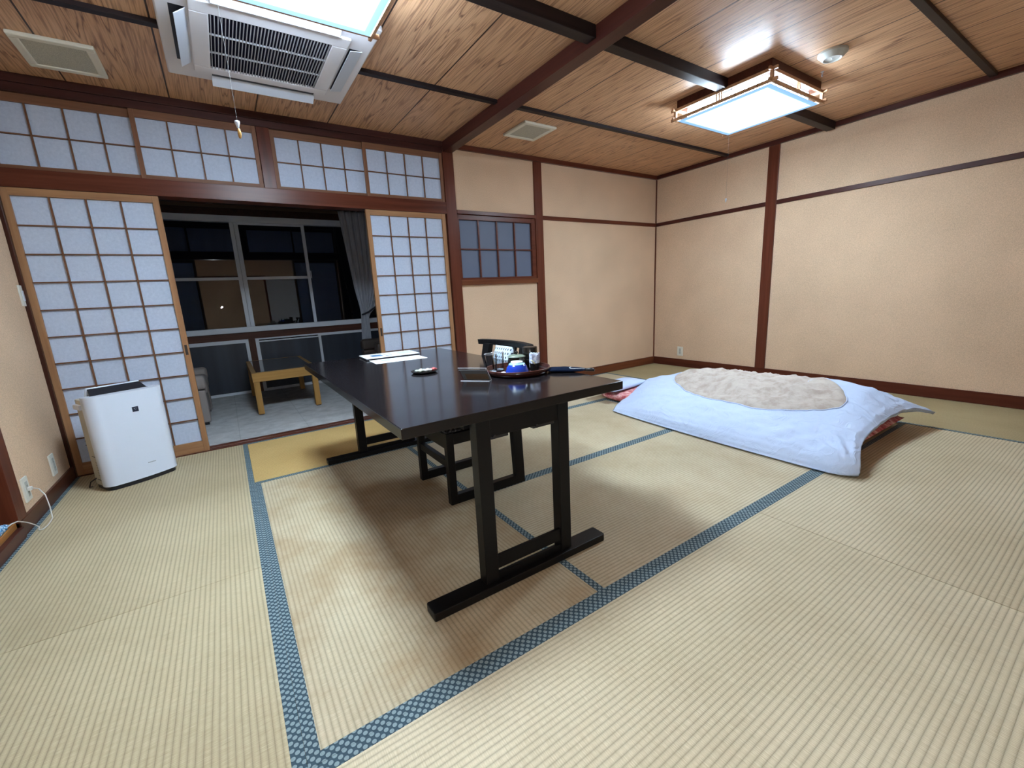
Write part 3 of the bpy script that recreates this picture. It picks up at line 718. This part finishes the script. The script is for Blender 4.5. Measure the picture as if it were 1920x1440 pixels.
# small black cup with sachets
sx, sy = 1.165, 1.585
t = thing('sachet_cup', 'small black cup at the front of the tray holding tea sachets', 'cup', (sx, sy, TT))
shade_auto(part('cup_body', MB().lathe([(.001, TT), (.020, TT), (.024, TT+.036), (.022, TT+.036), (.018, TT+.004), (.001, TT+.004)], sx, sy, 28, False), M_pot, t))
def packet(x, y, z, w, h, lean, yaw, mat, lb, pattern=None):
    b = MB()
    def f(u, v, sg):
        e = (1-(2*u-1)**6)*(1-(2*v-1)**6)
        X = (u-.5)*w*(1+.15*v); Zz = v*h + .003*math.sin(u*9+v*5); Y = sg*.003*e + lean*v*h + .003*math.sin(u*7)
        return (x + X*math.cos(yaw) - Y*math.sin(yaw), y + X*math.sin(yaw) + Y*math.cos(yaw), z + Zz)
    b.slab(lambda u, v: f(u, v, 1), lambda u, v: f(u, v, -1), 10, 12)
    o = part('tea_sachet', b, mat, None, smooth=True); tag(o, lb, 'sachet', 'tea sachets in the small cup')
M_sach = floral('sachet_paper', (.30, .36, .60), (.62, .68, .82), (.80, .84, .92), 120)
packet(sx+.004, sy-.002, TT+.012, .034, .070, -.1, -.5, M_sach, 'white and blue patterned sachet at the front of the small cup')
packet(sx-.004, sy+.010, TT+.012, .032, .068, .15, -.9, M_sach, 'white and blue patterned sachet leaning back in the small cup')
o = part('tea_stick', MB().tube([(sx-.030, sy-.018, TT+.052), (sx-.012, sy-.016, TT+.036), (sx-.002, sy-.010, TT+.026)], [.0045, .0045, .004], 10), plain('cream_wrap', (.62, .62, .45), .4), None, smooth=True)
tag(o, 'small cream coloured stick packet lying against the black cup', 'packet')
# pink sweets on tray
for k, (qx, qy, lb, c) in enumerate(((.985, 1.575, 'small pink wrapped sweet at the left rim of the tray', (.60, .22, .26)), (1.000, 1.598, 'small white wrapped sweet behind the pink one on the tray', (.75, .68, .70)))):
    b = MB()
    f = lambda u, v, sg: (qx + (u-.5)*.022, qy + (v-.5)*.020, TT + .0085 + sg*.007*(1-(2*u-1)**4)*(1-(2*v-1)**4))
    b.slab(lambda u, v: f(u, v, 1), lambda u, v: f(u, v, -1), 8, 8)
    tag(part('tray_sweet', b, plain('sweet%d' % k, c, .4), None, smooth=True), lb, 'sweet', 'wrapped sweets on the tea tray')
# navy drawstring pouch
t = thing('cloth_pouch', 'folded navy cloth pouch with white cord beside the tea tray', 'pouch', (1.28, 1.45, Z))
b = MB()
def pou(u, v, sg):
    e = (1-(2*u-1)**4)*(1-(2*v-1)**4)
    c, s = math.cos(math.radians(-52)), math.sin(math.radians(-52))
    X = (u-.5)*.185; Y = (v-.5)*(.105-.045*u) 
    n_ = noise.noise(Vector((X*22, Y*22, sg)))
    return (1.262 + c*X - s*Y, 1.478 + s*X + c*Y, Z + .0105 + sg*.0095*max(0, e)*(1+.35*n_))
b.slab(lambda u, v: pou(u, v, 1), lambda u, v: pou(u, v, -1), 24, 14)
part('pouch_body', b, plain('navy_cloth', (.006, .011, .028), .9, .05), t, smooth=True)
P = [pou(.55+.02*k, .1+.0*k, 1) for k in range(20)]
cp = [Vector(pou(u_, v_, 1))+Vector((0, 0, .0015)) for u_, v_ in ((.62, .55), (.60, .30), (.64, .16), (.72, .14), (.82, .2), (.90, .35), (.96, .5))]
part('draw_cord', MB().tube(cp, .0016, 6), plain('white_cord', (.7, .74, .78), .7), t, smooth=True)
part('cord_knot', MB().tube([(1.312, 1.404, Z+.010), (1.330, 1.385, Z+.011), (1.337, 1.372, Z+.008)], [.007, .008, .006], 8), M_black, t, smooth=True)

# ------------------------------------------------------------ futon bedding
def lerpP(P, x):
    for (a, ya), (c, yc) in zip(P, P[1:]):
        if x <= c:
            k = (x-a)/(c-a) if c > a else 0; k = k*k*(3-2*k)*.5 + k*.5; return ya + (yc-ya)*k
    return P[-1][1]
b = MB()
MX0, MX1, MY0, MY1 = 2.845, 3.775, .885, 2.86
def mt(u, v, sg):
    e = max(0, (1-(2*u-1)**10)*(1-(2*v-1)**14))
    return (MX0 + (MX1-MX0)*u, MY0 + (MY1-MY0)*v, .043 + sg*(.010 + .033*e**.5) - (.0 if sg > 0 else -.010*(1-e)))
def mslab():
    b.slab(lambda u, v: mt(u, v, 1), lambda u, v: (mt(u, v, -1)[0], mt(u, v, -1)[1], max(.002, mt(u, v, -1)[2])), 40, 60)
mslab()
o = part('futon_mattress', b, M_pink, None, smooth=True)
tag(o, 'pink floral futon mattress under the white comforter on the tatami', 'mattress')
PU = [(0, .01), (.010, .13), (.03, .25), (.06, .355), (.11, .455), (.2, .555), (.37, .68), (.6, .9), (.75, 1), (.88, .82), (.96, .5), (1, .30)]
EV = [(0, .56), (.02, .68), (.05, .78), (.09, .90), (.15, .97), (.25, 1.0), (.5, .96), (.72, .84), (.88, .66), (.96, .46), (1, .28)]
def ctop(u, v):
    xf = 2.535 - .035*math.sin(v*PI)**.7 + .075*v; xb = 3.84 - .22*v
    xf += .05*max(0, 1-v/.06)**2
    yn = .795 - .05*(2*u-1)**4 + .05*math.sin(u*PI); yf = 2.47 + .42*u - .10*(2*u-1)**4*(.3 if u > .5 else .0)
    x = xf + (xb-xf)*u; y_ = yn + (yf-yn)*v
    ex = .42 + .58*min(1, v/.12)
    z = .31*(max(lerpP(PU, u), .0)**ex)*lerpP(EV, v)
    nn = noise.noise(Vector((x*3.2, y_*2.2, .3)))*.026 + noise.noise(Vector((x*8, y_*5, 1.3)))*.010
    wx, wy = x + .10*noise.noise(Vector((x*3, y_*3, 4))), y_ + .10*noise.noise(Vector((x*3, y_*3, 8)))
    nn -= .012*1.8*abs(noise.noise(Vector((wx*4+wy*7, wx*9-wy*3, 2.2)))) * (1 if u < .9 else .5)
    # pull folds fanning out of the near corners and along the edges
    ang = math.atan2(y_-.72, x-2.45); rad = math.hypot(y_-.72, x-2.45)
    nn += .022*math.sin(ang*24 + 2*noise.noise(Vector((x*4, y_*4, 0))))*math.exp(-(rad/.38)**2)*min(1, rad/.08)
    ang = math.atan2(y_-.72, x-3.9); rad = math.hypot(y_-.72, x-3.9)
    nn += .014*math.sin(ang*20)*math.exp(-(rad/.40)**2)*min(1, rad/.08)
    edge = max(0, 1-u/.30); nn += .017*math.sin(y_*34 + x*18 + 5*noise.noise(Vector((y_*2.5, x*2, 0))))*edge
    ne = max(0, 1-v/.12); nn += .016*math.sin(x*40 + 3*noise.noise(Vector((x*4, 0, 0))))*ne
    k = min(1, 6*min(u, 1-u), 9*min(v, 1-v) + .15)
    z = max(.014, z + nn*k*1.0)
    return (x, y_, z)
def cbot(u, v):
    x, y_, z = ctop(u, v)
    e = min(1, 8*min(u, 1-u, ))*min(1, 10*min(v, 1-v))
    base = .012 + (.09 if y_ < 2.62 else .125)*min(1, max(0, (x-2.80)/.045))*(1 if x < 3.80 else 0)
    zb = max(base, z - (.02 + .16*e))
    return (x, y_, min(zb, z-.006))
b = MB(); b.slab(lambda u, v: ctop(u**1.4, v**1.25), lambda u, v: cbot(u**1.4, v**1.25), 110, 130)
t = thing('comforter', 'white covered comforter with an oval opening showing beige floral quilt', 'comforter', (3.2, 1.7, .012))
part('comforter_cover', b, M_sheet, t, smooth=True)
# quilt showing through the oval opening, and the cover's hem around it
import functools
def invert(x, y_):
    u, v = .5, .5
    for _ in range(25):
        X, Y, Zz = ctop(u, v); X1, _, _ = ctop(u+1e-3, v); _, Y1, _ = ctop(u, v+1e-3)
        u = min(.999, max(.001, u + (x-X)/((X1-X)/1e-3 or 1))); v = min(.999, max(.001, v + (y_-Y)/((Y1-Y)/1e-3 or 1)))
    return ctop(u, v)[2]
OC = (3.265, 1.70); OR_ = (.345, .675); OT = math.radians(11)
def opt(r_, a):
    X = OR_[0]*r_*math.cos(a); Y = OR_[1]*r_*math.sin(a)
    return OC[0] + X*math.cos(OT) + Y*math.sin(OT), OC[1] - X*math.sin(OT)*1.0 + Y*math.cos(OT)
b = MB(); NR, NA = 34, 110; rings = []
for i in range(NR+1):
    r_ = .001 + i/NR; ring = []
    for j in range(NA):
        a = 2*PI*j/NA; x, y_ = opt(r_, a); z = invert(x, y_)
        n1 = noise.noise(Vector((x*5, y_*4, 2)))*.026; n2 = abs(noise.noise(Vector((x*13+y_*5, y_*9, 5))))*-.030 + abs(noise.noise(Vector((x*34, y_*26, 9))))*-.012
        n3 = -.022*math.exp(-((y_-1.40+.25*(x-3.2))/.035)**2) - .018*math.exp(-((y_-2.0+.3*(x-3.2))/.03)**2)
        bul = .007 + .048*(1-r_**2.2)**.6 if r_ < 1 else 0
        ring.append(b.b.verts.new((x, y_, z - .003 + bul + (n1+n2+n3)*min(1, (1-r_)*5 + .05) + .006*(1-r_))))
    rings.append(ring)
for a_, c_ in zip(rings, rings[1:]):
    for j in range(NA): b.b.faces.new((a_[j], a_[(j+1) % NA], c_[(j+1) % NA], c_[j]))
b.b.faces.new(rings[0])
part('beige_quilt', b, M_beige, t, smooth=True, label='beige floral quilt inside the oval opening')
pts = []
for j in range(NA+1):
    x, y_ = opt(1.0, 2*PI*j/NA); pts.append((x, y_, invert(x, y_)+.002))
part('opening_hem', MB().tube(pts, .0045, 6), M_sheet, t, smooth=True)
# pillow at the far end
b = MB()
def pil(u, v, sg):
    e = max(0, (1-(2*u-1)**4)*(1-(2*v-1)**4)); X = (u-.5)*.56; Y = (v-.5)*.27
    a = math.radians(8)
    return (3.06 + X*math.cos(a) - Y*math.sin(a), 2.80 + X*math.sin(a) + Y*math.cos(a), .118 + sg*(.030*e**.5) + .004*noise.noise(Vector((X*8, Y*8, 0)))*e)
b.slab(lambda u, v: pil(u, v, 1), lambda u, v: pil(u, v, -1), 30, 22)
o = part('pillow', b, M_sheet, None, smooth=True); tag(o, 'flat white pillow at the far end of the futon, under the comforter edge', 'pillow')

# ------------------------------------------------------------ air purifier
PA = math.atan2(.17, .314); P0 = Vector((-.715, 3.268)); ca, sa = math.cos(PA), math.sin(PA)
def pw(u, v): return (P0.x + ca*u - sa*v, P0.y + sa*u + ca*v)     # u along the front, v to the back
W_, D_ = .372, .205
def outline(w0, w1, d0, d1, r_, bow=0, n=8):
    pts = []
    for (cx_, cy_, a0) in ((w1-r_, d0+r_, -PI/2), (w1-.02, d1-.02, 0), (w0+.02, d1-.02, PI/2), (w0+r_, d0+r_, PI)):
        rr = .02 if a0 in (0, PI/2) else r_
        for k in range(n+1):
            a = a0 + PI/2*k/n; pts.append((cx_ + rr*math.cos(a), cy_ + rr*math.sin(a)))
    # bow the front
    m = 10
    fr_ = [(w0+r_ + (w1-w0-2*r_)*k/m, d0 - bow*(1-(2*k/m-1)**2)) for k in range(1, m)]
    return [pw(*p) for p in pts + fr_]
t = thing('air_purifier', 'white floor-standing air purifier in front of the left shoji screen', 'air purifier', (*pw(W_/2, D_/2), 0))
part('base', MB().prism(outline(.012, W_-.012, .008, D_-.01, .045, .012), 0, .030), M_black, t)
shade_auto(part('front_panel', MB().prism(outline(0, W_, 0, .085, .055, .012), .026, .566, outline(-.004, W_+.004, .0, .085, .055, .012)), M_white, t), 30)
M_hous = plain('cream_housing', (.50, .46, .37), .5)
shade_auto(part('rear_housing', MB().prism(outline(.010, W_-.010, .075, D_, .02), .022, .545), M_hous, t), 30)
part('side_handle', MB().prism([pw(-.006, .10), pw(.012, .10), pw(.012, .185), pw(-.006, .185)], .49, .520), M_white, t, bevel=.003)
rim = part('outlet_rim', MB().prism([pw(.035, .125), pw(W_-.05, .125), pw(W_-.05, .14), pw(.035, .14)], .54, .606, [pw(.05, .125), pw(W_-.068, .125), pw(W_-.068, .14), pw(.05, .14)]), M_white, t, bevel=.004)
part('air_outlet', MB().prism([pw(.040, .060), pw(W_-.055, .060), pw(W_-.055, .124), pw(.040, .124)], .545, .567, [pw(.040, .060), pw(W_-.055, .060), pw(W_-.068, .124), pw(.052, .124)]), M_black, t)
part('outlet_flap', MB().hexa([(*pw(.042, .062), .565), (*pw(W_-.058, .062), .565), (*pw(W_-.058, .066), .565), (*pw(.042, .066), .565), (*pw(.054, .119), .600), (*pw(W_-.070, .119), .600), (*pw(W_-.070, .123), .600), (*pw(.054, .123), .600)]), M_black, t)
lx = .190
bd = part('badge', MB().prism([pw(lx, -.014), pw(lx+.030, -.014), pw(lx+.030, -.009), pw(lx, -.009)], .440, .470), plain('badge', (.012, .016, .035), .3), t, label='small square dark badge')
part('badge_mark', MB().tube([(*pw(lx+.008, -.0146), .461), (*pw(lx+.022, -.0146), .461), (*pw(lx+.015, -.0146), .449), (*pw(lx+.008, -.0146), .461)], .0012, 5), plain('grey_mark', (.3, .32, .38), .5), bd)
b = MB()
for k in range(13):
    u0 = .206 + k*.0031; b.prism([pw(u0, -.0138), pw(u0+.0021, -.0138), pw(u0+.0021, -.0118), pw(u0, -.0118)], .1085, .1118 if k % 3 else .1128)
part('maker_name', b, plain('grey_print', (.22, .24, .26), .6), t)
for z in (.20, .055): part('side_slot', MB().prism([pw(.0085, .10), pw(.012, .10), pw(.012, .15), pw(.0085, .15)], z, z+.004), M_black, t)
b = MB()
for k in range(6): b.prism([pw(.0088, .085), pw(.012, .085), pw(.012, .12), pw(.0088, .12)], .085+k*.016, .089+k*.016)
part('side_grille', b, plain('grille_shadow', (.25, .22, .17), .6), t)
part('power_cord', MB().tube([(*pw(.012, .17), .06), (*pw(-.018, .175), .045), (*pw(-.024, .19), .012), (*pw(-.005, .21), .004)], .0035), M_black, t)

# ------------------------------------------------------------ sockets, switches, cord
def plate_x(x, y0, y1, z0, z1, s, name, label, cat, holes, group=None):
    t = thing(name, label, cat, (x, (y0+y1)/2, (z0+z1)/2), group)
    xa, xb = (x, x+s*.008); a, c = min(xa, xb), max(xa, xb)
    part('cover_plate', MB().box(a, c, y0, y1, z0, z1), M_ivory, t, bevel=.002)
    xs = x+s*.008; a, c = min(xs, xs+s*.003), max(xs, xs+s*.003)
    ym = (y0+y1)/2
    if holes == 'switch':
        part('rocker', MB().box(a, c, ym-.011, ym+.011, z0+.03, z1-.03), M_white, t, bevel=.001)
    else:
        part('socket_insert', MB().box(a, c, ym-.013, ym+.013, z0+.022, z1-.022), plain(name+'_i', (.42, .42, .38), .5), t, bevel=.001)
        for zz in (z0+.045, z1-.045):
            for yy in (-.006, .004): part('socket_slot', MB().box(min(xs, xs+s*.0035), max(xs, xs+s*.0035), ym+yy, ym+yy+.002, zz-.004, zz+.004), M_black, t)
    return t
plate_x(XL, 3.012, 3.084, .120, .243, 1, 'wall_outlet', 'ivory wall outlet with a white plug, nearer of two on the left wall', 'outlet', 'o', 'wall outlets')
plate_x(XL, 3.425, 3.497, .120, .243, 1, 'wall_outlet', 'ivory wall outlet left of the air purifier, farther of two on the left wall', 'outlet', 'o', 'wall outlets')
plate_x(XR, 3.325, 3.405, .135, .252, -1, 'wall_outlet', 'ivory wall outlet on the right wall behind the futon', 'outlet', 'o', 'wall outlets')
plate_x(XL, 3.690, 3.755, 1.092, 1.212, 1, 'wall_switch', 'ivory light switch on the left wall beside the left shoji screen', 'switch', 'switch')
M_wc = plain('white_cable', (.62, .60, .56), .5)
t = thing('power_cord', 'thin white power cord running from the left outlet to the alcove edge', 'cord', (-.93, 3.0, 0))
part('plug', MB().box(XL+.010, XL+.026, 3.038, 3.060, .172, .190), M_wc, t, bevel=.003)
part('cable', MB().tube([(XL+.024, 3.050, .181), (-.918, 3.046, .172), (-.900, 3.040, .135), (-.893, 3.030, .07), (-.892, 3.018, .012), (-.894, 2.99, .0045), (-.893, 2.94, .0045), (-.900, 2.905, .0045), (-.912, 2.900, .0045), (-.918, 2.915, .0045),
     (-.921, 2.94, .006), (-.930, 2.925, .03), (-.938, 2.88, .065), (-.948, 2.83, .096), (-.955, 2.79, .104), (-.965, 2.765, .100)], .0028, 8), M_wc, t, smooth=True)
t = thing('braided_bundle', 'small blue and white braided cord bundle on the alcove edge', 'cord bundle', (-.975, 2.745, .085))
M_br = floral('blue_braid', (.02, .08, .20), (.15, .38, .62), (.70, .76, .82), 110)
for k in range(3):
    o = part('braid_strand', MB().tube([(-.975+.008*math.cos(q*1.1+k*2.1), 2.775-.011*q, .1015+.008*math.sin(q*1.1+k*2.1)) for q in range(9)], .0085, 8), M_br, t, smooth=True)

# ------------------------------------------------------------ ceiling things
def lamp(cx, cy, label, which):
    t = thing('ceiling_light', label, 'ceiling light', (cx, cy, ZC), 'square ceiling lights')
    h = .335; zl, zu = 2.238, 2.300
    part('base', MB().box(cx-h-.004, cx+h+.004, cy-h-.004, cy+h+.004, 2.308, ZC), M_lampd, t, bevel=.002)
    part('diffuser', MB().box(cx-h+.006, cx+h-.006, cy-h+.006, cy+h-.006, 2.222, 2.228), M_emit[which], t)
    part('light_box', MB().box(cx-.285, cx+.285, cy-.285, cy+.285, 2.230, 2.306), M_box[which], t)
    for z in (zl, zu):
        b = MB()
        for s in (-1, 1):
            b.box(cx-h-.045, cx+h+.045, cy+s*(h+.010)-.007, cy+s*(h+.010)+.007, z-.010, z+.009)
            b.box(cx+s*(h+.010)-.007, cx+s*(h+.010)+.007, cy-h-.045, cy+h+.045, z-.0098, z+.0092)
        part('frame_bar', b, M_lampw, t, bevel=.001)
    for sx_ in (-1, 1):
        for sy_ in (-1, 1):
            part('corner_post', MB().box(cx+sx_*(h+.010)-.009, cx+sx_*(h+.010)+.009, cy+sy_*(h+.010)-.009, cy+sy_*(h+.010)+.009, zl-.004, 2.308), M_lampw, t)
    for s in (-1, 1):
        for k in (-1, 0, 1):
            part('slat', MB().box(cx+k*.018-.004, cx+k*.018+.004, cy+s*(h+.008)-.005, cy+s*(h+.008)+.005, zl, 2.308), M_lampw, t)
            part('slat', MB().box(cx+s*(h+.008)-.005, cx+s*(h+.008)+.005, cy+k*.018-.004, cy+k*.018+.004, zl, 2.308), M_lampw, t)
    return t
l1 = lamp(3.402, 1.905, 'square wood framed ceiling light above the futon side of the room', 1)
l2 = lamp(.437, 1.905, 'square wood framed ceiling light cut by the top edge, next to the air conditioner', 2)
for (t, cx, zk) in ((l1, 3.190, 1.612), (l2, .145, 1.64)):
    part('pull_cord', MB().tube([(cx, 1.9, 2.221), (cx+.001, 1.9, zk+.01)], .0005, 6), plain('cord_grey', (.16, .16, .16), .8), t)
    if t is l1: part('pull_knob', MB().lathe([(.001, zk-.016), (.002, zk-.014), (.007, zk+.006), (.007, zk+.010), (.001, zk+.011)], cx, 1.9, 16, False), M_white, t, smooth=True)
    else:
        part('pull_knob', MB().lathe([(.003, zk-.002), (.008, zk+.014), (.008, zk+.020), (.001, zk+.022)], cx, 1.9, 16, False), M_white, t, smooth=True)
        part('wooden_bead', MB().lathe([(.001, zk-.036), (.0045, zk-.032), (.006, zk-.020), (.0045, zk-.006), (.001, zk-.002)], cx+.002, 1.9, 16, False), M_oakZ, t, smooth=True, label='small wooden bead')

def vent(x0, x1, y0, y1, label):
    t = thing('ceiling_vent', label, 'vent', ((x0+x1)/2, (y0+y1)/2, ZC), 'square ceiling vents')
    part('vent_frame', MB().box(x0, x1, y0, y0+.038, ZC-.020, ZC).box(x0, x1, y1-.038, y1, ZC-.020, ZC).box(x0, x0+.038, y0+.038, y1-.038, ZC-.020, ZC).box(x1-.038, x1, y0+.038, y1-.038, ZC-.020, ZC), M_vent, t, bevel=.006)
    part('vent_mesh', MB().box(x0+.038, x1-.038, y0+.038, y1-.038, ZC-.014, ZC), M_vmesh, t)
vent(-.655, -.338, 3.225, 3.575, 'square cream ceiling vent at the upper left above the transoms')
vent(2.232, 2.558, 3.035, 3.365, 'square cream ceiling vent near the middle, right of the main beam')

# cassette air conditioner
t = thing('air_conditioner', 'white four-way cassette air conditioner in the ceiling beside the left light', 'air conditioner', (.42, 2.845, ZC))
x0, x1, y0, y1 = -.045, .885, 2.375, 3.308
part('housing', MB().box(x0, x1, y0, y1, ZC-.030, ZC), M_acw, t, bevel=.008)
gx0, gx1, gy0, gy1 = .155, .685, 2.590, 3.120
cxx, cyy = .42, 2.845
zi = ZC-.042
part('inlet_panel', MB().box(.077, .763, 2.502, gy0, zi, ZC-.028).box(.077, .763, gy1, 3.190, zi, ZC-.028).box(.077, gx0, gy0, gy1, zi, ZC-.028).box(gx1, .763, gy0, gy1, zi, ZC-.028), M_acw, t, bevel=.005)
part('filter', MB().box(gx0, gx1, gy0, gy1, ZC-.031, ZC-.0295), plain('dark_filter', (.008, .007, .022), .9, .1), t)
b = MB()
for k in range(36):
    x = gx0 + (gx1-gx0)*(k+.5)/36; b.box(x-.0020, x+.0020, gy0, gy1, zi+.001, zi+.009)
for f in (1/3, 2/3): b.box(gx0, gx1, gy0+(gy1-gy0)*f-.003, gy0+(gy1-gy0)*f+.003, zi+.0005, zi+.0085)
part('inlet_grille', b, plain('grille_white', (.42, .42, .46), .5), t)
def flap(xa, xb, ya, yb, ax, tilt, lb=None):
    b = MB(); z = ZC-.030
    if ax == 'x':    # runs along x, hangs to -z at y side
        b.hexa([(xa, ya, z-.004), (xb, ya, z-.004), (xb, yb, z-.004-tilt), (xa, yb, z-.004-tilt), (xa, ya, z), (xb, ya, z), (xb, yb, z-tilt), (xa, yb, z-tilt)])
    else:
        b.hexa([(xa, ya, z-.004-tilt), (xb, ya, z-.004), (xb, yb, z-.004), (xa, yb, z-.004-tilt), (xa, ya, z-tilt), (xb, ya, z), (xb, yb, z), (xa, yb, z-tilt)])
    return part('air_flap', b, M_white, t, bevel=.001)
b = MB().box(.008, .068, 2.60, 3.11, ZC-.0305, ZC-.0295).box(.775, .835, 2.60, 3.11, ZC-.0305, ZC-.0295).box(.16, .70, 3.215, 3.275, ZC-.0305, ZC-.0295).box(.16, .70, 2.42, 2.48, ZC-.0305, ZC-.0295)
part('outlet_slots', b, M_black, t)
flap(.022, .070, 2.60, 3.11, 'y', .034); 
flap(.778, .842, 2.60, 3.11, 'y', .010)
flap(.158, .705, 3.235, 3.292, 'x', .030)
flap(.16, .70, 2.42, 2.475, 'x', .02)

# smoke detector and ceiling hook
t = thing('smoke_detector', 'round cream smoke detector on the ceiling beyond the right light', 'smoke detector', (3.33, 1.36, ZC))
M_det = plain('detector_plastic', (.52, .53, .50), .45)
sx_, sy_ = 3.345, 1.352
shade_auto(part('detector_body', MB().lathe([(.078, ZC), (.078, ZC-.012), (.050, ZC-.040), (.046, ZC-.040), (.040, ZC-.034), (.001, ZC-.034)], sx_, sy_, 48, False), M_det, t), 35)
part('indicator', MB().lathe([(.006, ZC-.034), (.004, ZC-.038), (.001, ZC-.039)], sx_, sy_, 12, False), M_white, t, smooth=True)
t = thing('ceiling_hook', 'tiny white hook on the ceiling between the smoke detector and the light', 'hook', (3.56, 1.49, ZC))
part('hook_plate', MB().lathe([(.010, ZC), (.010, ZC-.004), (.001, ZC-.005)], 3.575, 1.497, 16, False), M_white, t)
part('hook_ring', MB().tube([(3.575+.009*math.cos(a/10*2*PI), 1.497, ZC-.018+.012*math.sin(a/10*2*PI)) for a in range(11)], .0022, 6), M_white, t, smooth=True)
